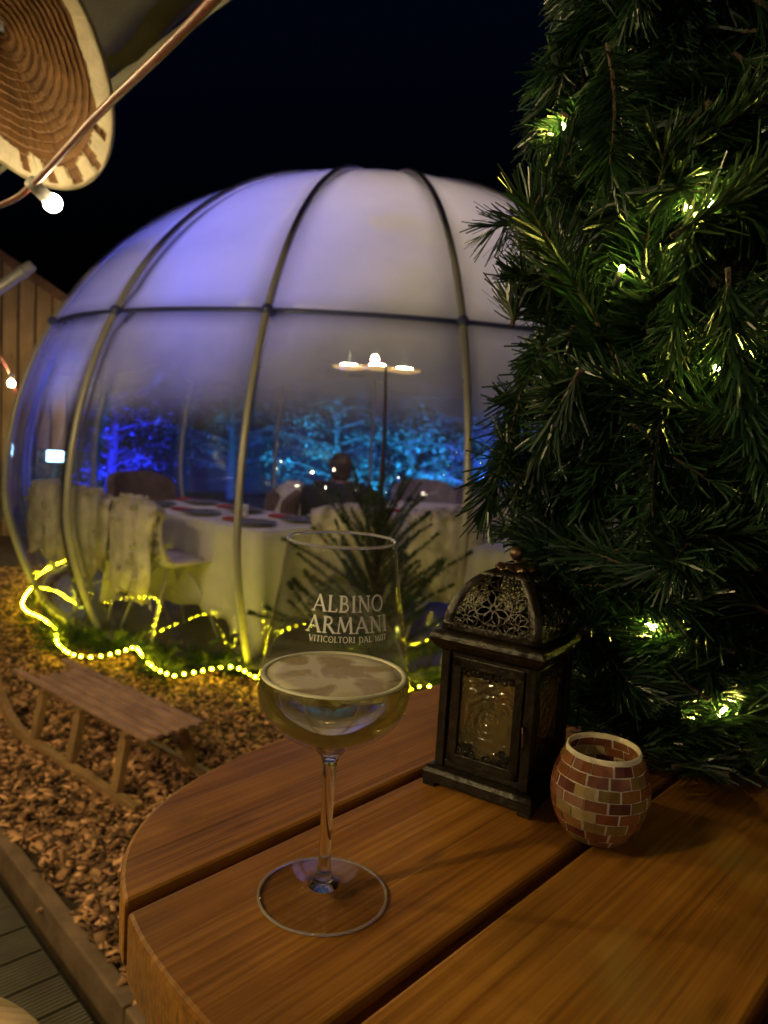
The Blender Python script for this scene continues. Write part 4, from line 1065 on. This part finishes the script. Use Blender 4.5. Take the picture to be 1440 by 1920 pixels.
MB().lathe([(0, .0036)]+[(r-.0036, z+.0035) for r, z in vr if z < .0595]+[(.0243, .0660), (.0251, .0672), (.0258, .0669)], 72).build('glass_cup', M['cupglass'], vo_, True)
rows = [(.0015, .0070), (.0079, .0146), (.0155, .0228), (.0237, .0310), (.0319, .0392), (.0401, .0474), (.0483, .0553), (.0562, .0628)]
q = random.Random(5)
for ri, (z0, z1) in enumerate(rows):
    nt_ = 11 if ri in (0,) else (12 if ri in (1, 7) else 13)
    for j in range(nt_):
        wj = 2*PI/nt_; a0 = j*wj+(wj/2 if ri % 2 else 0)+.022+q.uniform(-.015, .015); a1 = a0+wj-.046+q.uniform(-.02, .015)
        P = []
        vs = []
        for off in (.0009, -.0030):
            for (a, z) in ((a0, z0), ((a0+a1)/2, z0), (a1, z0), (a1, z1), ((a0+a1)/2, z1), (a0, z1)):
                zz = z+q.uniform(-.0003, .0003); r_ = vrad(zz)+off; vs.append((r_*math.cos(a), r_*math.sin(a), zz))
        mb = MB().add(vs, [(0, 1, 4, 5), (1, 2, 3, 4), (11, 10, 7, 6), (10, 9, 8, 7), (0, 6, 7, 1), (1, 7, 8, 2), (2, 8, 9, 3), (3, 9, 10, 4), (4, 10, 11, 5), (5, 11, 6, 0)])
        o = mb.build('tile', M['tile'], vo_)
        c_ = Vector(vs[0])
# ------------------------------------------------------------------ garland column at the right
GA = Vector((.285, .705, TZ))
gc = empty('fir_garland_column', GA, label='tall post wrapped in artificial fir garland standing at the right of the table', cat='garland')
MB().tube([(0, 0, 0), (0, 0, .5), (.005, 0, 1.2)], .022, 10).build('post', M['bark'], gc, True)
rs = random.Random(12)
gm = [spray('branch', .150, 460, .034, .0019, M['needle'], rs, stem=.0022, splay=(34, 64), bend=.22, curve=.28, tip=False, flat=.8) for _ in range(7)] + \
     [spray('branch', .11, 330, .033, .0019, M['needle'], rs, stem=.0020, splay=(34, 64), bend=.22, curve=.28, tip=False, flat=.8) for _ in range(5)]
Rz = [(0, .10), (.08, .12), (.16, .15), (.20, .19), (.245, .215), (.28, .19), (.33, .17), (.37, .175), (.42, .195), (.47, .20), (.52, .185), (.57, .165), (.62, .18), (.68, .20), (.80, .20), (1.1, .20)]
def rz_at(h):
    for (h0, r0_), (h1, r1_) in zip(Rz, Rz[1:]):
        if h0 <= h <= h1: return r0_+(r1_-r0_)*(h-h0)/(h1-h0)
    return .2
NBR = 292
toC = math.atan2(-GA.y, -GA.x)
for k in range(NBR):
    h = .012+.93*((k+rs.random())/NBR)
    phi = toC+rs.uniform(-1.9, 1.9) if rs.random() < .86 else rs.uniform(0, 2*PI)
    big = rs.random() < .62
    me = gm[rs.randrange(7)] if big else gm[7+rs.randrange(5)]
    Lb = (.150 if big else .11)
    rt = max(.05, rz_at(h)-.002)*rs.uniform(.62, 1.0)
    dr = Vector((math.cos(phi), math.sin(phi), 0)); dt = Vector((-math.sin(phi), math.cos(phi), 0))
    vz = rs.uniform(-1.0, .45) if h > .12 else rs.uniform(-.1, .6)
    d = (dr*rs.uniform(-.05, .5)+dt*rs.uniform(-1, 1)+Vector((0, 0, vz))).normalized()
    tip = dr*rt+Vector((0, 0, h))
    base = tip-d*Lb*.9
    if base.z < .02: base.z = .02
    rr = math.hypot(base.x, base.y)
    if rr > rt: base.x *= rt/rr; base.y *= rt/rr
    inst('branch', me, gc, Matrix.Translation(base) @ aim(d, rs.uniform(0, 6.3)))
# fairy lights
fl = empty('fairy_lights', GA+Vector((0, 0, .02)), label='warm fairy lights on green wire threaded through the fir garland', cat='fairy lights')
spots = [(1055, 237, .155), (1333, 381, .165), (1297, 386, .15), (1166, 504, .175), (1092, 492, .10), (1213, 1173, .125), (1227, 1176, .125), (1357, 1333, .115), (1300, 1345, .10), (1345, 690, .14)]
bmesh_f = MB().sphere((0, 0, 0), .0021, 10, 8, sc=(1, 1, 1.35)).mesh('bulb', M['fairy'], True)
hold = MB().tube([(0, 0, -.003), (0, 0, -.014)], .0024, 8).mesh('bulb_holder', M['wire'], True)
wp_ = []
for (x, y, r_) in spots:
    r_ += .008 if y < 900 else -.022
    # point on the pixel ray at radius r_ from the column axis, camera side
    d = pixdir(x, y).normalized(); ox, oy = CAM.x-GA.x, CAM.y-GA.y
    A_ = d.x**2+d.y**2; B_ = 2*(ox*d.x+oy*d.y); C_ = ox*ox+oy*oy-r_*r_
    D_ = B_*B_-4*A_*C_
    t = (-B_-math.sqrt(D_))/(2*A_) if D_ > 0 else -B_/(2*A_)
    p = CAM+d*t
    p.z = max(p.z, TZ+.012)
    wp_.append(p)
    rot = Matrix.Rotation(rs.uniform(-.7, .7), 4, 'X') @ Matrix.Rotation(rs.uniform(-.7, .7), 4, 'Y')
    o = inst('bulb', bmesh_f, fl, Matrix.Translation(p-fl.location) @ rot)
    inst('bulb_holder', hold, o)
wp_.sort(key=lambda p: p.z)
cp = []
for a_, b_ in zip(wp_, wp_[1:]):
    mid = (a_+b_)/2; ax_ = Vector((GA.x, GA.y, mid.z)); cp += [a_+Vector((0, 0, -.014)), mid+(ax_-mid)*.35]
cp.append(wp_[-1])
MB().tube(smooth_path(cp, 5), .0011, 5).build('wire', M['wire'], fl, True, world=True)

# ------------------------------------------------------------------ festoon lights
def bulb_at(parent, p, axis, scale=1.0, kind='bulb'):
    scale *= 1.15 if kind == 'bulb3' else 1.6 if kind == 'bulb5' else .64; q = Vector(axis).normalized().to_track_quat('Z', 'Y').to_matrix().to_4x4()
    mt_ = Matrix.Translation(p-parent.location) @ q @ Matrix.Scale(scale, 4)
    b_ = inst('bulb', FBM[kind], parent, mt_); s_ = inst('socket', FS, parent, mt_)
    return b_
FBM = {k: MB().sphere((0, 0, .068), .0235, 16, 12).mesh('bulb', M[k], True) for k in ('bulb', 'bulb2', 'bulb3', 'bulb4', 'bulb5')}
FS = MB().lathe([(0, -.012), (.016, -.012), (.0175, 0), (.0175, .042), (.014, .050), (.0135, .060), (0, .060)], 16).mesh('socket', M['socket'], True)
def festoon(pts, bulbs, label, wdt=.0105, thk=.005, kind='bulb', first=None, last=None):
    f = empty('festoon_string', pts[0], label=label, cat='festoon lights')
    sp_ = smooth_path([Vector(p) for p in pts], 10)
    P = []
    for i, p in enumerate(sp_):
        t = (sp_[min(i+1, len(sp_)-1)]-sp_[max(i-1, 0)]).normalized(); s_ = t.cross(Vector((0, 0, 1))).normalized(); n_ = s_.cross(t)
        tw = .35*math.sin(i*.05)+.5; s2 = s_*math.cos(tw)+n_*math.sin(tw); n2 = -s_*math.sin(tw)+n_*math.cos(tw)
        P.append([p+s2*wdt/2*math.cos(a)+n2*thk/2*math.sin(a) for a in [2*PI*k/8 for k in range(8)]])
    MB().grid(P, closed_u=True).build('cable', M['cable'], f, True, world=True)
    for i, (p, ax) in enumerate(bulbs): bulb_at(f, Vector(p), ax, kind=first if first and i == 0 else (last if last and i >= len(bulbs)-2 else kind))
    return f
B1 = at_dist(62, 345, 1.50)
B1dir = at_dist(100, 382, 1.52)-B1
C1 = at_dist(400, 0, .84); C0_ = at_dist(0, 385, 1.82)
CB = [B1, C1, at_dist(245, 165, 1.06)]
fpts = [at_dist(-160, 440, 2.3), C0_, B1, B1.lerp(C1, .5)+Vector((0, 0, .004)), C1, C1+(C1-B1)*.8+Vector((0, 0, .02)), C1+Vector((.80, -1.35, .22)), C1+Vector((1.25, -2.1, .5))]
fb = [(B1, B1dir), (fpts[7], (.1, 0, -1))]
festoon(fpts, fb, 'red flat festoon cable with a lit bulb crossing the top left corner', kind='bulb4', first='bulb')
B2 = at_dist(22, 714, 7.9)
festoon([at_dist(-70, 560, 7.5), at_dist(0, 668, 7.8), at_dist(20, 706, 7.92), at_dist(34, 750, 8.1), at_dist(40, 800, 8.3)], [(B2+Vector((0, 0, .05)), (.1, -.3, -1))], 'thin red festoon cable with a small lit bulb against the board fence', .02, .012, kind='bulb3')
# unseen festoon behind the viewpoint; strong left bulbs added to light chips and table
festoon([(-2.1, 3.2, 2.3), (-2.15, 2.0, 2.11), (-2.2, .65, 2.14), (-1.4, -.3, 2.08), (-.3, -1.0, 2.08), (.9, -1.25, 2.15), (2.2, -1.4, 2.4)], [((x, y, z), (0, 0, -1)) for x, y, z in ((-2.15, 2.0, 2.1), (-2.2, .65, 2.13), (-1.4, -.3, 2.07))]+[((-.3, -1.0, 2.07), (0, 0, -1)), ((.9, -1.25, 2.14), (0, 0, -1))], 'unseen festoon string behind the viewpoint, left bulbs added to light the chips', kind='bulb2', last='bulb4')

festoon([(-6, -4.2, 2.6), (-3, -4.6, 2.3), (0, -4.8, 2.2), (3, -4.6, 2.35), (6, -4.2, 2.6)], [((x, -4.2-.06*(6-abs(x)), 2.25), (0, 0, -1)) for x in (-4.6, -3.1, -1.7, -.2, 1.2, 2.9, 4.4)], 'second festoon string further back across the terrace', kind='bulb5')

# ------------------------------------------------------------------ canopy, carved ornament, pole, fence
cn = empty('canopy', (-1.3, 1.6, 2.25), label='grey canvas canopy edge in the top left corner', cat='canopy')
e0 = Vector((-.33, 1.59, 2.25)); ed = Vector((-.655, .755, 0)).normalized(); eo = Vector((-.755, -.655, 0)).normalized()
P = []
for i in range(25):
    a = -1.6+4.6*i/24; row = []
    for j in range(14):
        bdist = 2.6*(j/13)**1.3
        p = e0+ed*a+eo*bdist+Vector((0, 0, .30*bdist/2.6+.012*math.sin(a*9)*math.exp(-bdist*2)+.01*math.sin(bdist*7+a*2)))
        row.append(p)
    P.append(row)
MB().grid(P).build('canvas', M['canvas'], cn, True, world=True, solid=.004)
P = [[e0+ed*(-1.6+4.6*i/48)+Vector((0, 0, -.035*f))+eo*(.01*math.sin(i*.8)*f) for f in (0, .5, 1)] for i in range(49)]
MB().grid(P).build('hem', M['canvas'], cn, True, world=True, solid=.003)

# carved oval: terraces cut like growth rings, pale rim
CO = at_dist(10, 72, 1.62)
n_ = (CAM-CO).normalized()
ax_l = (pixdir(150, 335)-pixdir(10, 72)).normalized(); ax_l = (ax_l-n_*ax_l.dot(n_)).normalized()
n_ = (n_+ax_l*.30).normalized(); ax_l = (ax_l-n_*ax_l.dot(n_)).normalized(); ax_s = n_.cross(ax_l)
co = empty('carved_oval', CO, label='large carved oval of ringed wood with pale rim, hanging at the top left', cat='wood carving')
sA, sB = .258, .143
def fr_noise(t, s_): return math.sin(t*3+s_)*.5+math.sin(t*7+s_*2.3)*.3+math.sin(t*17+s_*.7)*.2
nr, na = 190, 240; front = []
NT = 13
def zone(rho, a):
    # returns True where terraces are carved, False on the smooth rim; three ladders run down into the rim
    lim = .79+.04*fr_noise(a, 1.0)
    for a_, w_, l_ in ((-.03, .085, .93), (.30, .06, .95), (-.34, .06, .92), (.62, .04, .90), (-.62, .05, .9)):
        if abs(a-a_) < w_*(1.25-.5*(rho-.74)/.2) and rho < l_: return True
    return rho < lim
mi_faces = []; V = []
for i in range(nr+1):
    rho = i/nr
    for j in range(na):
        a = 2*PI*j/na
        aa = (a+PI) % (2*PI)-PI
        rr_ = rho
        warp = .016*fr_noise(a, 2.0)*min(1, rho*2)+(.0035*math.sin(a*23+rho*9)+.002*math.sin(a*41+rho*30))*min(1, rho*1.5)
        t = (rho+warp)/.80*NT
        fl_ = math.floor(t); fr_ = t-fl_
        if zone(rho, aa):
            ramp_ = fr_/.84 if fr_ < .84 else 1-(fr_-.84)/.16
            hgt_ = -.052+.049*(t/NT)+.0100*ramp_+.0010*math.sin(a*60+fl_*2.1)*fr_
        else:
            x_ = (rho-.74)/.26
            hgt_ = .006+.012*math.sin(PI*min(1, max(0, x_))*.55) + .0022*math.sin(a*95+3*math.sin(a*7))*max(0, 1-x_*1.25)
            if rho > .93: hgt_ -= (rho-.93)/.07*.022*((rho-.93)/.07)
        V.append(CO+ax_l*(sA*rho*math.cos(a))*(1+.05*rho*math.cos(a))+ax_s*(sB*rho*math.sin(a))*(1+.06*rho*math.cos(a))+n_*hgt_)
fs = []; mi = []
for i in range(nr):
    for j in range(na):
        fs.append((i*na+j, (i+1)*na+j, (i+1)*na+(j+1) % na, i*na+(j+1) % na))
        aa = (2*PI*(j+.5)/na+PI) % (2*PI)-PI
        mi.append(0 if zone((i+.5)/nr, aa) else 1)
mb = MB(); mb.v = [tuple(v) for v in V]; mb.f = fs; mb.mi = mi
base = len(mb.v)
for j in range(na):
    a = 2*PI*j/na; mb.v.append(tuple(CO+ax_l*(sA*.985*math.cos(a))*(1+.05*math.cos(a))+ax_s*(sB*.985*math.sin(a))*(1+.06*math.cos(a))-n_*.065))
for j in range(na): mb.f.append((nr*na+j, base+j, base+(j+1) % na, nr*na+(j+1) % na)); mb.mi.append(1)
mb.f.append(tuple(reversed(range(base, base+na)))); mb.mi.append(1)
mb.build('carved_face', [M['carve'], M['carverim']], co, True, world=True)
MB().tube([CO-n_*.04, CO-n_*.02+Vector((0, 0, .75))], .006, 6).build('hanging_rod', M['pole'], co, world=True)

# pole end near the fence
pr_ = empty('grey_pole', at_dist(-120, 640, 5.2), label='grey metal pole end sticking out before the board fence', cat='pole')
MB().tube([at_dist(-200, 690, 5.2), at_dist(-60, 582, 5.2), at_dist(45, 508, 5.2), at_dist(57, 500, 5.2), at_dist(62, 496, 5.2)], [.034, .034, .034, .034, .026], 12).build('tube', M['pole'], pr_, True, world=True)
MB().tube([at_dist(40, 512, 5.2), at_dist(47, 507, 5.2)], .04, 12).build('collar', M['pole'], pr_, True, world=True)

fc = empty('board_fence', (-4.0, 8.2, -.13), label='tall fence of vertical boards with sloping top rail, far left behind the dome', cat='fence')
rs = random.Random(8)
def ftop(x): return 2.92+(x+4.14)*-.60
x = -6.6
while x < -3.5:
    dz = rs.uniform(-.004, .004); zt_ = ftop(x+.08)
    L_ = zt_+.13
    mb = MB().box((L_/2, 0, 0), (L_, .150, .026))
    o = mb.build('board', M['fence'], fc, bevel=.006)
    o.matrix_local = Matrix.Translation(Vector((x+.08, 8.2+rs.uniform(-.012, .012), -.13))-fc.location) @ Matrix(((0, 1, 0), (0, 0, 1), (1, 0, 0))).to_4x4()
    MB().box((x+.169, 8.215, (zt_-.13)/2), (.05, .02, zt_+.1)).build('cover_strip', M['tabledark'], fc, world=True)
    x += .178
MB().bar((-6.7, 8.17, ftop(-6.7)+.02), (-3.4, 8.17, ftop(-3.4)+.02), .10, .09).build('top_rail', M['fencerail'], fc, world=True)

# stool in the bottom left corner
st = Vector((-.478, .681, 0)); SZt = .70
stool = empty('round_stool', (st.x, st.y, -.045), label='round pale wooden stool top in the bottom left corner', cat='stool')
MB().lathe([(0, SZt+.01), (.15, SZt+.01), (.168, SZt+.014), (.178, SZt+.025), (.180, SZt+.035), (.174, SZt+.043), (.15, SZt+.045), (0, SZt+.045)], 48).build('seat', M['stool'], stool, True)
for k in range(4):
    a = k*PI/2+.6; MB().tube([(.10*math.cos(a), .10*math.sin(a), SZt+.012), (.17*math.cos(a), .17*math.sin(a), 0)], [.02, .016], 8).build('leg', M['stool'], stool, True)
MB().tube(ring_pts(.148, .25), .01, 6).build('footring', M['stool'], stool, True)

# ------------------------------------------------------------------ trees beyond the dome, flood lamps
def tree_parts(seed, H, R, nl, leaf=.085):
    q = random.Random(seed); wood_ = MB(); lf = MB()
    wood_.tube([(0, 0, 0), (q.uniform(-.05, .05), 0, H*.3), (q.uniform(-.1, .1), q.uniform(-.1, .1), H*.6), (q.uniform(-.1, .1), 0, H*.92)], [.09, .07, .05, .015], 8)
    tips = []
    for k in range(26):
        z = H*(.16+.76*k/26); a = k*2.4+q.uniform(-.4, .4); l = R*(1.05-.62*(z/H))*q.uniform(.7, 1.1)
        b0 = Vector((0, 0, z)); b1 = b0+Vector((math.cos(a)*l*.55, math.sin(a)*l*.55, l*.18)); b2 = b0+Vector((math.cos(a)*l, math.sin(a)*l, l*.22))
        wood_.tube([b0, b1, b2], [.03, .018, .006], 5)
        for s_ in range(7):
            f = q.uniform(.25, 1); c = b0+(b2-b0)*f; a2 = a+q.uniform(-1.3, 1.3); e = c+Vector((math.cos(a2), math.sin(a2), q.uniform(-.1, .5)))*l*.35*q.uniform(.5, 1.1)
            wood_.tube([c, e], [.008, .003], 4); tips.append((c, e))
    for k in range(nl):
        c, e = q.choice(tips); p = c+(e-c)*q.uniform(.1, 1.1)+Vector((q.gauss(0, .06), q.gauss(0, .06), q.gauss(0, .06)))
        d = Vector((q.uniform(-1, 1), q.uniform(-1, 1), q.uniform(-.8, .6))).normalized(); s_ = d.cross(Vector((q.uniform(-1, 1), q.uniform(-1, 1), q.uniform(-1, 1)))).normalized()
        l = leaf*q.uniform(.6, 1.2)
        lf.add([p, p+d*l*.5+s_*l*.28, p+d*l, p+d*l*.5-s_*l*.28], [(0, 1, 2, 3)])
    return wood_.mesh('trunk', M['trunk']), lf.mesh('crown', M['leaf'])
TV = [tree_parts(1, 3.2, 1.5, 2600), tree_parts(2, 2.6, 1.35, 2400), tree_parts(3, 1.9, 1.1, 2000, .07)]
tl = [(-3.36, 7.75, 2, .62, 'small shrub lit cyan white by a flood lamp, seen through the leftmost panels'),
      (-3.75, 10.5, 2, 1.1, 'low bush lit deep blue, seen through the panels above the left chairs'),
      (-.75, 11.6, 0, .9, 'tree lit bright azure, seen behind the seated person'),
      (.45, 12.2, 1, 1.05, 'tree lit teal blue, seen left of the rear rib above the pale armchairs'),
      (1.45, 11.4, 0, .95, 'tree lit violet blue, seen beside the right front rib'),
      (2.7, 12.3, 1, 1.1, 'tree lit blue, standing furthest right behind the dome'),
      (-2.7, 13.4, 0, 1.0, 'dim dark tree behind the dome, left of the azure tree')]
for i, (x, y, k, s_, lab) in enumerate(tl):
    t = empty('broadleaf_tree', (x, y, -.13), i*1.3, label=lab, cat='tree', group='trees lit blue behind the dome'); t.scale = (s_, s_, s_)
    inst('trunk', TV[k][0], t); inst('crown', TV[k][1], t)
# low wall behind the trees
bw = empty('garden_wall', (0, 15.5, -.13), label='dark garden wall closing the view behind the trees', cat='wall')
MB().box((0, 0, 1.1), (26, .25, 2.2)).build('wall', M['ground'], bw)
MB().box((0, 0, 2.24), (26.1, .33, .07)).build('coping', M['kerb'], bw)
def flood(loc, target, col, watts, size, label, lens, blend=.6, rad=.05):
    loc = Vector(loc); target = Vector(target); d = (target-loc).normalized()
    f = empty('flood_lamp', loc, label=label, cat='flood lamp', group='garden flood lamps')
    q = d.to_track_quat('Y', 'Z').to_matrix().to_4x4()
    o = MB().box((0, -.05, 0), (.18, .06, .13)).build('housing', M['metal'], f, bevel=.01); o.matrix_local = q
    o = MB().box((0, -.016, 0), (.15, .006, .10)).build('lens', lens, f); o.matrix_local = q
    MB().bar((0, 0, -.06), (0, 0, -loc.z-.1), .02, .02, up=(0, 1, 0)).build('spike', M['metal'], f)
    l = bpy.data.lights.new('flood_light', 'SPOT'); l.energy = watts; l.color = col; l.spot_size = R_(size); l.spot_blend = blend; l.shadow_soft_size = rad
    lo = bpy.data.objects.new('flood_light', l); COL.objects.link(lo); lo.parent = f
    lo.matrix_local = Matrix.Translation(d*.03) @ d.to_track_quat('-Z', 'Y').to_matrix().to_4x4()
    return f
BLUE = (.03, .07, 1); AZ = (.02, .35, 1); CY = (.35, .8, 1)
flood((-.9, 9.9, .1), (-.75, 11.6, 1.2), AZ, 1300, 110, 'azure flood lamp on the ground below the azure tree', M['floodblue'])
flood((.5, 10.3, .1), (.45, 12.2, 1.2), (.02, .4, 1), 600, 110, 'teal flood lamp on the ground below the teal tree', M['floodblue'])
flood((1.5, 9.8, .1), (1.5, 11.4, 1.0), (.04, .09, 1), 1300, 110, 'violet blue flood lamp on the ground below the right tree', M['floodblue'])
flood((-3.3, 9.35, .1), (-3.75, 10.6, .8), (.01, .02, 1), 1500, 110, 'deep blue flood lamp before the low bush', M['floodblue'])
flood((-3.17, 7.35, .93), (-1.2, 1.5, 1.3), CY, 5, 100, 'bright cyan white flood lamp on a stake in the small shrub', M['flood'])
flood((-3.08, 7.25, .1), (-3.38, 7.8, .85), CY, 30, 100, 'cyan white flood lamp on the ground below the small shrub', M['floodblue'])
# blue uplights just inside the dome wall; those furthest right are added fill
flood((-2.0, 7.6, .12), (-2.5, 5.2, 2.15), BLUE, 950, 78, 'blue uplight on the dome floor at the far left, behind the armchair', M['floodblue'], blend=1)
flood((-1.0, 8.5, .12), (-1.75, 5.2, 2.9), BLUE, 520, 62, 'blue uplight on the dome floor left of the seated person', M['floodblue'], blend=1)
flood((.35, 8.85, .12), (-.2, 6.0, 3.3), BLUE, 1000, 44, 'blue uplight on the dome floor behind the pale armchairs', M['floodblue'], blend=1)
flood((1.2, 8.6, .12), (.3, 4.6, 2.5), BLUE, 520, 76, 'added blue fill light on the dome floor right of the pale armchairs', M['floodblue'], blend=1)
flood((2.0, 7.6, .12), (2.4, 5.6, 2.5), BLUE, 330, 80, 'added blue fill light on the dome floor at the far right', M['floodblue'], blend=1)
